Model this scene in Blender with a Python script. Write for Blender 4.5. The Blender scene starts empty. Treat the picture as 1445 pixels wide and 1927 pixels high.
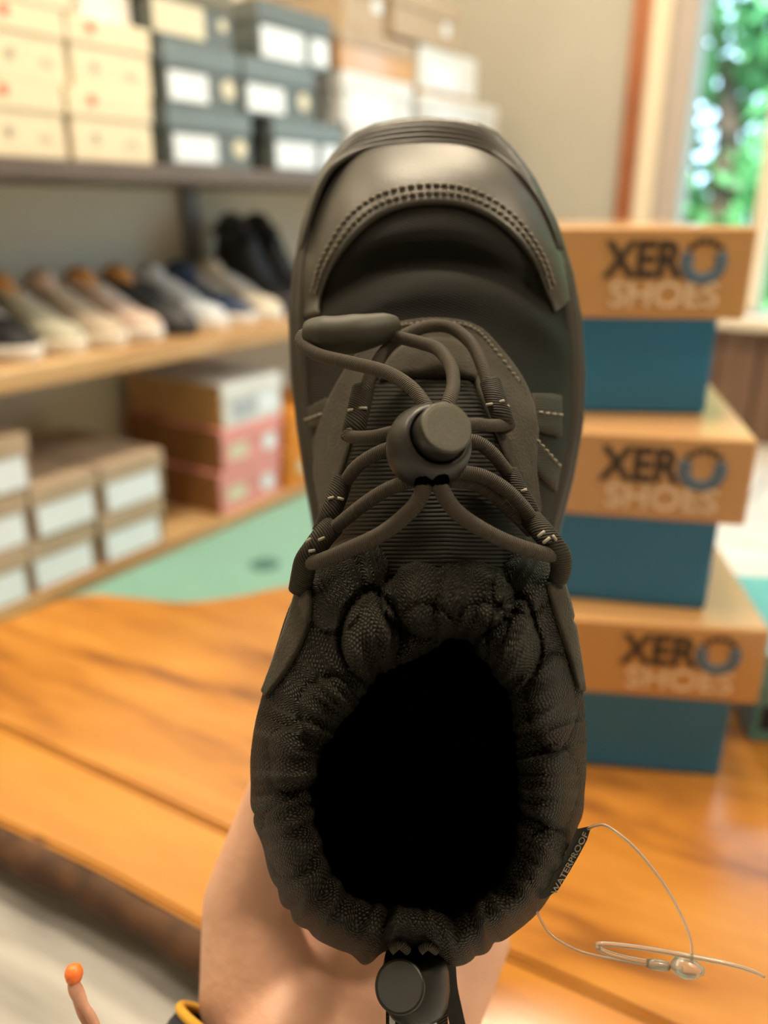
import bpy, bmesh, math, random
from mathutils import Vector, Matrix, noise
from mathutils.bvhtree import BVHTree
random.seed(7)
scene = bpy.context.scene
COL = scene.collection

# ------------------------------------------------------------------ camera
FPX = 1500.0
PITCH = math.atan((963.5 - 395) / FPX)
PSI = math.atan((1800 - 722.5) / (FPX / math.cos(PITCH)))
S = 1.15                                   # size of the room
CAM = Vector((0, 0, .59 * S))
cam = bpy.data.cameras.new('camera'); cam_o = bpy.data.objects.new('camera', cam); COL.objects.link(cam_o)
cam_o.location = CAM; cam_o.rotation_euler = (math.pi / 2 - PITCH, 0, PSI)
cam.sensor_fit = 'VERTICAL'; cam.sensor_height = 24; cam.lens = 24 * FPX / 1927
cam.clip_start = .01; cam.clip_end = 200
cam.dof.use_dof = True; cam.dof.focus_distance = .214; cam.dof.aperture_fstop = cam.lens / 4.7
scene.camera = cam_o
# ------------------------------------------------------------------ world, sun, lamps, exposure
scene.view_settings.view_transform = 'Standard'; scene.view_settings.look = 'None'
scene.view_settings.exposure = 0.0; scene.view_settings.gamma = 1.0; scene.view_settings.use_curve_mapping = False
w = bpy.data.worlds.new('sky'); scene.world = w; w.use_nodes = True
bg = w.node_tree.nodes['Background']; bg.inputs[0].default_value = (.50, .78, 1, 1); bg.inputs[1].default_value = 6.0
sun = bpy.data.lights.new('sun', 'SUN'); sun.energy = 13.0; sun.angle = .02; sun.color = (1, .93, .8)
sun_o = bpy.data.objects.new('sun', sun); COL.objects.link(sun_o); sun_o.rotation_euler = (math.radians(42), 0, math.radians(-12))
CEIL = 2.45
def lamp(x, y, power, size, colr):
    l = bpy.data.lights.new('ceiling_light', 'AREA'); l.shape = 'DISK'; l.size = size; l.energy = power; l.color = colr
    o = bpy.data.objects.new('ceiling_light', l); COL.objects.link(o); o.location = (x, y, CEIL - .075)
WARM = (1, .83, .60)
LAMPS = [(-.55, .66, 33), (-.70, 1.75, 26), (1.0, .85, 34), (-1.2, -.15, 20)]
for lx, ly, lp in LAMPS: lamp(lx, ly, lp, .3, WARM)

# ------------------------------------------------------------------ helpers
RV = Vector((math.cos(PSI), math.sin(PSI), 0)); F0 = Vector((-math.sin(PSI), math.cos(PSI), 0)); ZV = Vector((0, 0, 1))
FV = F0 * math.cos(PITCH) - ZV * math.sin(PITCH); UV = F0 * math.sin(PITCH) + ZV * math.cos(PITCH)
def ray(px, py): return RV * ((px - 722.5) / FPX) + UV * ((963.5 - py) / FPX) + FV
def P(px, py, d): return CAM + ray(px, py) * d
def Q(u, v, d): return CAM + RV * u + UV * v + FV * d
def proj(p):
    q = p - CAM; d = q.dot(FV); return 722.5 + FPX * q.dot(RV) / d, 963.5 - FPX * q.dot(UV) / d, d
def onx(px, py, X): r = ray(px, py); return CAM + r * (X / r.x)
def ony(px, py, Y): r = ray(px, py); return CAM + r * (Y / r.y)
def onz(px, py, Z): r = ray(px, py); return CAM + r * ((Z - CAM.z) / r.z)
def sc(x, y, z): return Vector((x * S, y * S, (z - .1) * S))

def world_off(o):
    t = Vector((0, 0, 0))
    while o: t += o.location; o = o.parent
    return t
def obj(name, me, mat=None, parent=None, smooth=False):
    o = bpy.data.objects.new(name, me); COL.objects.link(o)
    if mat:
        if len(me.materials) == 0: me.materials.append(mat)
    if parent: o.parent = parent; o.location = -world_off(parent)
    if smooth: me.polygons.foreach_set('use_smooth', [True] * len(me.polygons))
    return o
def tag(o, label, cat, group=None):
    o['label'] = label; o['category'] = cat
    if group: o['group'] = group
    return o
def thing(name, label, cat, loc, group=None, rz=0):
    o = bpy.data.objects.new(name, None); COL.objects.link(o); o.location = loc; o.rotation_euler = (0, 0, rz)
    o.empty_display_size = .05
    return tag(o, label, cat, group)
def structure(o): o['kind'] = 'structure'; return o
def local(name, me, mat, parent, smooth=False):          # mesh given in the parent's own coordinates
    o = bpy.data.objects.new(name, me); COL.objects.link(o)
    if mat and len(me.materials) == 0: me.materials.append(mat)
    o.parent = parent
    if smooth: me.polygons.foreach_set('use_smooth', [True] * len(me.polygons))
    return o
def mesh(vs, fs, uvs=None):
    me = bpy.data.meshes.new('m'); me.from_pydata([tuple(v) for v in vs], [], fs); me.update()
    if uvs:
        l = me.uv_layers.new(name='UVMap')
        for lp in me.loops: l.data[lp.index].uv = uvs[lp.vertex_index]
    return me
def box(x0, x1, y0, y1, z0, z1, bev=.0):
    bm = bmesh.new(); bmesh.ops.create_cube(bm, size=1)
    for v in bm.verts:
        v.co = Vector((x0 + (v.co.x + .5) * (x1 - x0), y0 + (v.co.y + .5) * (y1 - y0), z0 + (v.co.z + .5) * (z1 - z0)))
    if bev: bmesh.ops.bevel(bm, geom=bm.edges[:], offset=bev, segments=1, affect='EDGES', clamp_overlap=True)
    me = bpy.data.meshes.new('m'); bm.to_mesh(me); bm.free(); return me
def lerp(a, b, t): return a + (b - a) * t
def interp(tab, x):
    if x <= tab[0][0]: return tab[0][1]
    for (a, va), (b, vb) in zip(tab, tab[1:]):
        if x <= b:
            t = (x - a) / (b - a); t = t * t * (3 - 2 * t) if False else t
            return va + (vb - va) * t
    return tab[-1][1]
def catmull(pts, n, closed=False):
    pts = [Vector(p) for p in pts]; m = len(pts); out = []
    segs = m if closed else m - 1
    for k in range(n if closed else n + 1):
        t = k * segs / n; i = min(int(t), segs - 1); t -= i
        g = (lambda j: pts[j % m]) if closed else (lambda j: pts[max(0, min(m - 1, j))])
        p0, p1, p2, p3 = g(i - 1), g(i), g(i + 1), g(i + 2)
        out.append(.5 * (2 * p1 + (p2 - p0) * t + (2 * p0 - 5 * p1 + 4 * p2 - p3) * t * t + (3 * p1 - p0 - 3 * p2 + p3) * t ** 3))
    return out
def tube(pts, rad, n=40, seg=10, ry=None, closed=False, hint=None):
    c = catmull(pts, n, closed); m = len(c); vs = []; uv = []; fs = []
    R = rad if callable(rad) else (lambda t: rad)
    prev = hint or FV; L = 0
    for i, p in enumerate(c):
        t = (c[min(i + 1, m - 1)] - c[max(i - 1, 0)]) if not closed else (c[(i + 1) % m] - c[i - 1])
        t = t.normalized(); a = prev - t * prev.dot(t)
        if a.length < 1e-6: a = t.orthogonal()
        a.normalize(); b = t.cross(a); prev = a
        if i: L += (p - c[i - 1]).length
        r = R(i / max(1, m - 1))
        for j in range(seg):
            an = 2 * math.pi * j / seg
            vs.append(p + a * math.cos(an) * (r if ry is None else ry * (r / R(.5))) + b * math.sin(an) * r); uv.append((j / seg, L))
    for i in range(m if closed else m - 1):
        for j in range(seg):
            k = (i + 1) % m
            fs.append((i * seg + j, i * seg + (j + 1) % seg, k * seg + (j + 1) % seg, k * seg + j))
    if not closed:
        fs.append(tuple(reversed(range(seg)))); fs.append(tuple(range((m - 1) * seg, m * seg)))
    return mesh(vs, fs, uv)
def lathe(prof, axis, origin, seg=40):                    # prof: (radius, height) along axis
    a = axis.normalized(); b = a.orthogonal().normalized(); c = a.cross(b); vs = []; fs = []
    for r, h in prof:
        for j in range(seg):
            an = 2 * math.pi * j / seg; vs.append(origin + a * h + (b * math.cos(an) + c * math.sin(an)) * r)
    for i in range(len(prof) - 1):
        for j in range(seg): fs.append((i * seg + j, i * seg + (j + 1) % seg, (i + 1) * seg + (j + 1) % seg, (i + 1) * seg + j))
    fs.append(tuple(reversed(range(seg)))); fs.append(tuple(range((len(prof) - 1) * seg, len(prof) * seg)))
    return mesh(vs, fs)
def loft(loops, uvs=None, cap0=False, cap1=False):
    n = len(loops[0]); vs = [p for l in loops for p in l]; fs = []
    for i in range(len(loops) - 1):
        for j in range(n): fs.append((i * n + j, i * n + (j + 1) % n, (i + 1) * n + (j + 1) % n, (i + 1) * n + j))
    if cap0: fs.append(tuple(reversed(range(n))))
    if cap1: fs.append(tuple(range((len(loops) - 1) * n, len(loops) * n)))
    return mesh(vs, fs, uvs)
def prism(poly, z0, z1, bev=0):
    bm = bmesh.new(); b = [bm.verts.new((x, y, z0)) for x, y in poly]; t = [bm.verts.new((x, y, z1)) for x, y in poly]
    n = len(poly); top = bm.faces.new(t); bm.faces.new(list(reversed(b)))
    for i in range(n): bm.faces.new((b[i], b[(i + 1) % n], t[(i + 1) % n], t[i]))
    bmesh.ops.recalc_face_normals(bm, faces=bm.faces[:])
    if bev: bmesh.ops.bevel(bm, geom=list(top.edges), offset=bev, segments=2, affect='EDGES', clamp_overlap=True)
    me = bpy.data.meshes.new('m'); bm.to_mesh(me); bm.free(); return me

# ------------------------------------------------------------------ materials
def mat(name, col, rough=.6, spec=.5, metal=0, noise_amt=0, noise_scale=20, bump=0, bump_scale=200, sheen=0, coat=0, trans=0, sss=0):
    m = bpy.data.materials.new(name); m.use_nodes = True; nt = m.node_tree; N = nt.nodes; L = nt.links
    b = N['Principled BSDF']; b.inputs['Base Color'].default_value = (*col, 1); b.inputs['Roughness'].default_value = rough
    b.inputs['Specular IOR Level'].default_value = spec; b.inputs['Metallic'].default_value = metal
    b.inputs['Coat Weight'].default_value = coat; b.inputs['Transmission Weight'].default_value = trans
    if sheen: b.inputs['Sheen Weight'].default_value = sheen; b.inputs['Sheen Roughness'].default_value = .4
    if sss:
        b.inputs['Subsurface Weight'].default_value = sss; b.inputs['Subsurface Radius'].default_value = (1, .35, .2); b.inputs['Subsurface Scale'].default_value = .006
    tc = N.new('ShaderNodeTexCoord')
    if noise_amt:
        n = N.new('ShaderNodeTexNoise'); n.inputs['Scale'].default_value = noise_scale; n.inputs['Detail'].default_value = 4
        L.new(tc.outputs['Object'], n.inputs['Vector'])
        mr = N.new('ShaderNodeMapRange'); mr.inputs['From Min'].default_value = .3; mr.inputs['From Max'].default_value = .7
        mr.inputs['To Min'].default_value = 1 - noise_amt; mr.inputs['To Max'].default_value = 1 + noise_amt
        L.new(n.outputs['Fac'], mr.inputs['Value'])
        mx = N.new('ShaderNodeVectorMath'); mx.operation = 'SCALE'; mx.inputs[0].default_value = col
        L.new(mr.outputs[0], mx.inputs['Scale']); L.new(mx.outputs[0], b.inputs['Base Color'])
    if bump:
        n2 = N.new('ShaderNodeTexNoise'); n2.inputs['Scale'].default_value = bump_scale; n2.inputs['Detail'].default_value = 3
        L.new(tc.outputs['Object'], n2.inputs['Vector'])
        bp = N.new('ShaderNodeBump'); bp.inputs['Strength'].default_value = bump; bp.inputs['Distance'].default_value = .001
        L.new(n2.outputs['Fac'], bp.inputs['Height']); L.new(bp.outputs[0], b.inputs['Normal'])
    return m
def math_node(nt, op, a, b=None):
    n = nt.nodes.new('ShaderNodeMath'); n.operation = op
    for i, x in enumerate((a, b)):
        if x is None: continue
        if isinstance(x, (int, float)): n.inputs[i].default_value = x
        else: nt.links.new(x, n.inputs[i])
    return n.outputs[0]
def weave_mat(name, col, hi, su, sv, dist=.0005, rough=.6, mode='bead', sheen=0, strength=1.0, spec=.12):
    """textile made of rows of little threads, laid out in the UV map (su, sv threads per unit)"""
    m = bpy.data.materials.new(name); m.use_nodes = True; nt = m.node_tree; N = nt.nodes; L = nt.links
    b = N['Principled BSDF']; b.inputs['Roughness'].default_value = rough; b.inputs['Sheen Weight'].default_value = sheen
    b.inputs['Specular IOR Level'].default_value = spec
    uvn = N.new('ShaderNodeUVMap'); sep = N.new('ShaderNodeSeparateXYZ'); L.new(uvn.outputs[0], sep.inputs[0])
    nz = N.new('ShaderNodeTexNoise'); nz.inputs['Scale'].default_value = 260; nz.inputs['Detail'].default_value = 1
    tc = N.new('ShaderNodeTexCoord'); L.new(tc.outputs['Object'], nz.inputs['Vector'])
    u = math_node(nt, 'MULTIPLY', sep.outputs[0], su); v = math_node(nt, 'MULTIPLY', sep.outputs[1], sv)
    v = math_node(nt, 'ADD', v, math_node(nt, 'MULTIPLY', nz.outputs['Fac'], .12))
    if mode == 'bead':
        row = math_node(nt, 'FLOOR', v)
        u2 = math_node(nt, 'ADD', u, math_node(nt, 'MULTIPLY', row, .5))
        a = math_node(nt, 'ABSOLUTE', math_node(nt, 'SINE', math_node(nt, 'MULTIPLY', u2, math.pi)))
        c = math_node(nt, 'ABSOLUTE', math_node(nt, 'SINE', math_node(nt, 'MULTIPLY', v, math.pi)))
        h = math_node(nt, 'MULTIPLY', math_node(nt, 'POWER', a, .6), math_node(nt, 'POWER', c, .6))
    else:
        h = math_node(nt, 'ABSOLUTE', math_node(nt, 'SINE', math_node(nt, 'MULTIPLY', math_node(nt, 'ADD', v, u), math.pi)))
    mix = N.new('ShaderNodeMixRGB'); mix.inputs[1].default_value = (*col, 1); mix.inputs[2].default_value = (*hi, 1)
    L.new(math_node(nt, 'POWER', h, 1.6), mix.inputs[0]); L.new(mix.outputs[0], b.inputs['Base Color'])  # sheen painted into the colour: raised thread tops lighter, gaps between darker
    bp = N.new('ShaderNodeBump'); bp.inputs['Strength'].default_value = strength; bp.inputs['Distance'].default_value = dist
    L.new(h, bp.inputs['Height']); L.new(bp.outputs[0], b.inputs['Normal'])
    return m
def wood_mat(name, c0, c1, c2, scale=(1.2, 14, 14), rough=.35, coat=.3, seed=0):
    m = bpy.data.materials.new(name); m.use_nodes = True; nt = m.node_tree; N = nt.nodes; L = nt.links
    b = N['Principled BSDF']; b.inputs['Roughness'].default_value = rough; b.inputs['Coat Weight'].default_value = coat; b.inputs['Coat Roughness'].default_value = .2
    tc = N.new('ShaderNodeTexCoord'); mp = N.new('ShaderNodeMapping'); mp.inputs['Scale'].default_value = scale; mp.inputs['Location'].default_value = (seed, seed * 2.3, 0)
    L.new(tc.outputs['Object'], mp.inputs['Vector'])
    n1 = N.new('ShaderNodeTexNoise'); n1.inputs['Scale'].default_value = 1.6; n1.inputs['Detail'].default_value = 5; n1.inputs['Distortion'].default_value = 1.2
    L.new(mp.outputs[0], n1.inputs['Vector'])
    n2 = N.new('ShaderNodeTexNoise'); n2.inputs['Scale'].default_value = 9; n2.inputs['Detail'].default_value = 4; L.new(mp.outputs[0], n2.inputs['Vector'])
    f = math_node(nt, 'ADD', math_node(nt, 'MULTIPLY', n1.outputs['Fac'], .75), math_node(nt, 'MULTIPLY', n2.outputs['Fac'], .25))
    r = N.new('ShaderNodeValToRGB'); L.new(f, r.inputs[0])
    e = r.color_ramp.elements; e[0].position = .34; e[0].color = (*c0, 1); e[1].position = .62; e[1].color = (*c2, 1)
    k = e.new(.46); k.color = (*c1, 1)
    L.new(r.outputs[0], b.inputs['Base Color'])
    bp = N.new('ShaderNodeBump'); bp.inputs['Strength'].default_value = .15; bp.inputs['Distance'].default_value = .001; L.new(f, bp.inputs['Height']); L.new(bp.outputs[0], b.inputs['Normal'])
    return m
M = {}
M['wall'] = mat('warm grey wall paint', (.42, .395, .345), .8, noise_amt=.04, noise_scale=3, bump=.1, bump_scale=300)
M['backing'] = mat('cream shelf backing', (.76, .72, .60), .8, noise_amt=.04, noise_scale=4)
M['ceiling'] = mat('ceiling paint', (.75, .72, .66), .9, noise_amt=.02)
M['table'] = wood_mat('honey oak', (.17, .055, .008), (.42, .165, .022), (.53, .235, .04), scale=(1.6, 9, 9), rough=.32, coat=.9)
M['table2'] = wood_mat('honey oak front board', (.19, .06, .008), (.44, .17, .016), (.52, .22, .028), scale=(1.4, 8, 8), rough=.3, coat=.9, seed=3)
M['bark'] = mat('dark natural edge', (.075, .032, .013), .75, noise_amt=.5, noise_scale=40, bump=.6, bump_scale=60)
M['shelfwood'] = wood_mat('pine shelf', (.32, .16, .06), (.50, .29, .12), (.60, .40, .20), scale=(14, 1.2, 14), rough=.5, coat=.05)
M['greyshelf'] = mat('grey brown shelf', (.13, .10, .085), .55, noise_amt=.12, noise_scale=10)
M['bracket'] = mat('grey steel upright', (.20, .20, .20), .5, noise_amt=.05)
M['floor'] = wood_mat('whitewashed floor plank', (.52, .50, .48), (.70, .68, .66), (.80, .79, .77), scale=(1.2, 12, 12), rough=.3, coat=.5)
M['bench'] = wood_mat('whitewashed bench plank', (.24, .23, .23), (.33, .32, .315), (.42, .41, .40), scale=(1.4, 14, 14), rough=.45, coat=.1)
M['joint'] = mat('floor joint', (.18, .16, .15), .9)
M['rug'] = mat('teal rug', (.19, .37, .31), .95, noise_amt=.08, noise_scale=60, bump=.5, bump_scale=400)
M['rugmark'] = mat('dark teal mark', (.06, .15, .13), .95, noise_amt=.1)
M['casing'] = mat('cream window casing', (.72, .62, .48), .5, noise_amt=.03)
M['redwood'] = wood_mat('red brown stained trim', (.20, .06, .02), (.34, .11, .04), (.40, .15, .06), scale=(14, 14, 1.2), rough=.45, coat=.1)
M['jamb'] = mat('grey jamb paint', (.42, .36, .33), .5, noise_amt=.03)
M['wainscot'] = wood_mat('dark wainscot', (.08, .04, .022), (.15, .08, .045), (.2, .11, .07), scale=(14, 14, 1.2), rough=.5, coat=.1)
M['glass'] = bpy.data.materials.new('window glass'); M['glass'].use_nodes = True
_n = M['glass'].node_tree; _t = _n.nodes.new('ShaderNodeBsdfTransparent'); _g = _n.nodes.new('ShaderNodeBsdfGlossy'); _m = _n.nodes.new('ShaderNodeMixShader')
_g.inputs['Roughness'].default_value = .02; _m.inputs[0].default_value = .05
_n.links.new(_t.outputs[0], _m.inputs[1]); _n.links.new(_g.outputs[0], _m.inputs[2]); _n.links.new(_m.outputs[0], _n.nodes['Material Output'].inputs[0])
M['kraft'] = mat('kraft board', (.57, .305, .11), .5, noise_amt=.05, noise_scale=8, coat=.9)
M['kraft'].node_tree.nodes['Principled BSDF'].inputs['Coat Roughness'].default_value = .14
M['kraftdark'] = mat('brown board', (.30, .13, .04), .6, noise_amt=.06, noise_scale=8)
M['boxblue'] = mat('petrol blue board', (.018, .19, .43), .4, noise_amt=.05, noise_scale=8)
M['tealbox'] = mat('pale teal board', (.10, .36, .42), .28, noise_amt=.05, noise_scale=8, coat=.4)
M['black'] = mat('black print', (.035, .025, .02), .6, noise_amt=.1)
M['logoblue'] = mat('slate blue print', (.10, .16, .24), .6, noise_amt=.1)
M['logowhite'] = mat('pale print', (.80, .64, .48), .6, noise_amt=.03)
M['cream'] = mat('cream board', (.80, .70, .52), .6, noise_amt=.03)
M['creamgrey'] = mat('light grey print band', (.60, .54, .42), .6, noise_amt=.03)
M['greydot'] = mat('grey print', (.38, .36, .30), .6, noise_amt=.05)
M['reddot'] = mat('red sticker', (.75, .20, .12), .5, noise_amt=.05)
M['slate'] = mat('slate grey board', (.13, .15, .15), .5, noise_amt=.05)
M['slatelid'] = mat('blue grey board', (.17, .21, .23), .5, noise_amt=.05)
M['olive'] = mat('olive grey board', (.17, .15, .10), .5, noise_amt=.05)
M['paper'] = mat('white paper label', (.80, .86, .95), .5, noise_amt=.02)
M['stamp'] = mat('cream round sticker', (.72, .66, .50), .5, noise_amt=.03)
M['print'] = mat('grey small print', (.45, .48, .55), .6, noise_amt=.05)
M['whitebox'] = mat('white board', (.72, .73, .74), .5, noise_amt=.03)
M['tan'] = mat('tan board', (.44, .33, .23), .6, noise_amt=.05)
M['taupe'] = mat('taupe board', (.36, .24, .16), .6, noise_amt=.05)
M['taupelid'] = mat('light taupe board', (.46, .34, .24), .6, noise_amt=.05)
M['pink'] = mat('pink board', (.80, .33, .32), .5, noise_amt=.05)
M['orange'] = mat('orange board', (.70, .24, .02), .5, noise_amt=.1)
# boot
M['rubber'] = mat('grey rubber', (.038, .034, .030), .40, noise_amt=.12, noise_scale=60, bump=.12, bump_scale=900)
M['capmat'] = mat('grey coated leather toe', (.044, .039, .033), .40, noise_amt=.12, noise_scale=90, bump=.18, bump_scale=1500)
M['suede'] = mat('grey synthetic suede', (.044, .038, .029), .75, .15, noise_amt=.2, noise_scale=150, bump=.4, bump_scale=1200, sheen=.1)
M['twill'] = weave_mat('black twill vamp', (.0045, .004, .0035), (.013, .012, .0095), 420, 1100, .00025, mode='rib')
M['weave'] = weave_mat('black knit collar', (.0010, .0009, .0007), (.031, .025, .0155), 1, 1, .0007, rough=.45, spec=.22)
M['rib'] = weave_mat('black ribbed tongue', (.0015, .0013, .001), (.015, .013, .009), 0, 800, .0003, mode='rib')
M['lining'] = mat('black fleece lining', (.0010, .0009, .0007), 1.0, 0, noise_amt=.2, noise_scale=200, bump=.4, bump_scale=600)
M['cord'] = weave_mat('grey brown elastic cord', (.030, .0255, .022), (.098, .082, .066), 5, 1900, .00022, rough=.6, spec=.2, mode='rib')
M['webbing'] = weave_mat('dark grey webbing', (.014, .012, .010), (.046, .040, .031), 10, 1400, .0002, rough=.5, mode='rib')
M['thread'] = mat('pale stitching', (.30, .27, .22), .6, noise_amt=.1)
M['capthread'] = mat('grey stitching', (.17, .15, .125), .7, noise_amt=.1)
M['plastic'] = mat('black matt plastic', (.007, .0065, .006), .42, noise_amt=.1, noise_scale=80, bump=.05, bump_scale=1500)
M['buttontop'] = mat('speckled grey plastic', (.080, .076, .056), .34, noise_amt=.4, noise_scale=4000, bump=.3, bump_scale=5000)
M['buttongrey'] = mat('dark grey plastic', (.040, .040, .042), .5, noise_amt=.1, noise_scale=300)
M['pull'] = mat('olive black rubber', (.030, .028, .018), .58, noise_amt=.1, noise_scale=200)
M['tabmat'] = mat('black satin tab', (.012, .011, .010), .45, noise_amt=.1)
M['tabtext'] = mat('grey woven letters', (.30, .27, .22), .6, noise_amt=.1)
M['skin'] = mat('skin', (.74, .43, .31), .5, noise_amt=.10, noise_scale=45, bump=.25, bump_scale=350, sss=.25)
M['navy'] = mat('navy sleeve', (.014, .016, .032), .7, noise_amt=.2, noise_scale=60, bump=.3, bump_scale=700)
M['yellow'] = mat('mustard trim', (.62, .34, .03), .6, noise_amt=.1, noise_scale=200)
M['clear'] = mat('milky clear plastic', (.85, .78, .70), .2, trans=.8)
M['bead'] = mat('orange bead', (.95, .20, .04), .4, noise_amt=.1, noise_scale=300)
M['peach'] = mat('peach cord', (.66, .34, .24), .55, noise_amt=.12, noise_scale=300)
# outdoors
M['leaf'] = mat('leaf', (.09, .31, .11), .45, noise_amt=.4, noise_scale=3)
lb = M['leaf'].node_tree.nodes['Principled BSDF']; lb.inputs['Subsurface Weight'].default_value = 0
M['leaf2'] = mat('teal leaf', (.07, .32, .22), .4, noise_amt=.4, noise_scale=3)
M['trunk'] = mat('bark', (.10, .07, .05), .9, noise_amt=.3, noise_scale=10)
M['grass'] = mat('lawn', (.12, .30, .06), .9, noise_amt=.3, noise_scale=6)

# ------------------------------------------------------------------ the room
XS = -1.06 * S; XW = XS - .36; YB = 2.3 * S; YN = -1.9; XR = 2.3
fl = structure(obj('floor', box(XW - .1, XR + .1, YN - .1, YB + .1, -.05, -.003), M['joint']))
pl = box(0, 1.35, 0, .118, -.02, 0, .0015)
k = 0; yy = YN
while yy < YB:                                    # whitewashed planks, one by one
    xx = XW - random.random() * .9
    while xx < XR:
        x0 = max(xx, XW); x1 = min(xx + 1.35, XR); y1 = min(yy + .12, YB)
        if x1 - x0 > .05 and y1 - yy > .02:
            o = bpy.data.objects.new('plank', pl); COL.objects.link(o); o.parent = fl
            if not pl.materials: pl.materials.append(M['floor'])
            o.location = (x0, yy, 0); o.scale = ((x1 - x0 - .003) / 1.35, (y1 - yy - .002) / .118, 1)
        xx += 1.353
    yy += .12
structure(obj('ceiling', box(XW - .1, XR + .1, YN - .1, YB + .1, CEIL, CEIL + .08), M['ceiling']))
structure(obj('wall_left', box(XW - .1, XW, YN - .1, YB + .1, 0, CEIL), M['backing']))
structure(obj('wall_right', box(XR, XR + .1, YN - .1, YB + .1, 0, CEIL), M['wall']))
structure(obj('wall_near', box(XW, XR, YN - .1, YN, 0, CEIL), M['wall']))
WX0, WX1, WZ0, WZ1 = -.70 * S, .45 * S, .335 * S, 2.05
wb = structure(obj('wall_back', box(XW, WX0, YB, YB + .12, 0, CEIL), M['wall']))
structure(obj('wall_back_above_window', box(WX0, WX1, YB, YB + .12, WZ1, CEIL), M['wall']))
structure(obj('wall_back_below_window', box(WX0, WX1, YB, YB + .12, 0, WZ0), M['wall']))
structure(obj('wall_back_beside_window', box(WX1, XR, YB, YB + .12, 0, CEIL), M['wall']))
wn = structure(thing('window_1', 'tall window with cream casing looking out on green trees', 'window', (WX0, YB, WZ0)))
del wn['category']
obj('outer_trim', box(-.775 * S, -.722 * S, YB - .03, YB - .002, .25, WZ1 + .1, .004), M['redwood'], wn)
obj('casing', box(-.722 * S, -.672 * S, YB - .045, YB - .002, .25, WZ1 + .06, .006), M['casing'], wn)
obj('jamb', box(-.672 * S, -.612 * S, YB - .02, YB + .10, WZ0, WZ1, .004), M['jamb'], wn)
obj('sill', box(-.70 * S, .5 * S, YB - .10, YB + .04, WZ0 - .035, WZ0, .006), M['casing'], wn)
obj('head_rail', box(-.612 * S, WX1, YB + .02, YB + .09, WZ1 - .06, WZ1, .004), M['jamb'], wn)
obj('mullion', box(-.425 * S, -.385 * S, YB + .02, YB + .09, WZ0, WZ1 - .06, .005), M['casing'], wn)
obj('pane', box(-.612 * S, -.425 * S, YB + .05, YB + .055, WZ0, WZ1 - .06), M['glass'], wn)
obj('pane', box(-.385 * S, WX1, YB + .05, YB + .055, WZ0, WZ1 - .06), M['glass'], wn)
wt = structure(thing('trim_1', 'dark wood panelling under the window', 'panelling', (0, YB, 0))); del wt['category']
xx = -.66 * S
while xx < WX1:
    obj('panel_board', box(xx, xx + .116, YB - .03, YB - .002, 0, WZ0 - .036, .004), M['wainscot'], wt); xx += .12
# rug
_rp = [onz(*q, .014) for q in ((60, 1235), (330, 1330), (760, 1150), (880, 880))]
rug = prism([(XS + .004, _rp[0].y)] + [(q.x, q.y) for q in _rp[1:]] + [(XS + .004, _rp[3].y + .1)], 0.001, .014, .003)
rg = tag(obj('rug', rug, M['rug']), 'flat teal green rug lying along the foot of the shoe shelves', 'rug')
p = onz(498, 1062, .0145)
obj('woven_mark', lathe([(.03, 0), (.03, .002)], ZV, Vector((p.x, p.y, .0135)), 20), M['rugmark'], rg)
# lamps at the ceiling
M['glow'] = mat('lamp diffuser', (.9, .8, .6), .4)
gl = M['glow'].node_tree.nodes['Principled BSDF']; gl.inputs['Emission Color'].default_value = (1, .78, .5, 1); gl.inputs['Emission Strength'].default_value = 4
for i, (lx, ly, lp) in enumerate(LAMPS):
    t = thing('ceiling_lamp', ['round ceiling lamp above the table','round ceiling lamp above the far end of the shoe shelves','round ceiling lamp above the right side of the room','round ceiling lamp behind the viewer at the left'][i], 'lamp', (lx, ly, CEIL), 'ceiling lamps out of view')
    obj('housing', lathe([(.19, 0), (.19, -.03), (.175, -.045)], ZV, Vector((lx, ly, CEIL)), 32), M['bracket'], t)
    obj('diffuser', lathe([(.172, -.046), (.172, -.06)], ZV, Vector((lx, ly, CEIL)), 32), M['glow'], t)

# ------------------------------------------------------------------ outdoors
structure(obj('ground', box(-14, 12, YB + .13, 26, -.5, -.4), M['grass']))
def leaf_mesh(c, rad, n, size, rnd):
    vs = []; fs = []
    for k in range(n):
        while True:
            q = Vector((rnd.uniform(-1, 1), rnd.uniform(-1, 1), rnd.uniform(-1, 1)))
            if q.length < 1 and noise.noise(q * 2.3 + c) > -.12: break
        pos = c + Vector((q.x * rad[0], q.y * rad[1], q.z * rad[2])); a = Vector((rnd.gauss(0, 1), rnd.gauss(0, 1), rnd.gauss(0, .6))).normalized()
        b = a.orthogonal().normalized(); b.rotate(Matrix.Rotation(rnd.uniform(0, 6.28), 3, a)); s = size * rnd.uniform(.6, 1.3); i = len(vs); cc = a.cross(b)
        vs += [pos - b * s, pos + cc * s * .45 + a * s * .1, pos + b * s, pos - cc * s * .45 + a * s * .1]; fs.append((i, i + 1, i + 2, i + 3))
    return mesh(vs, fs)
rnd = random.Random(3)
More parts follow.
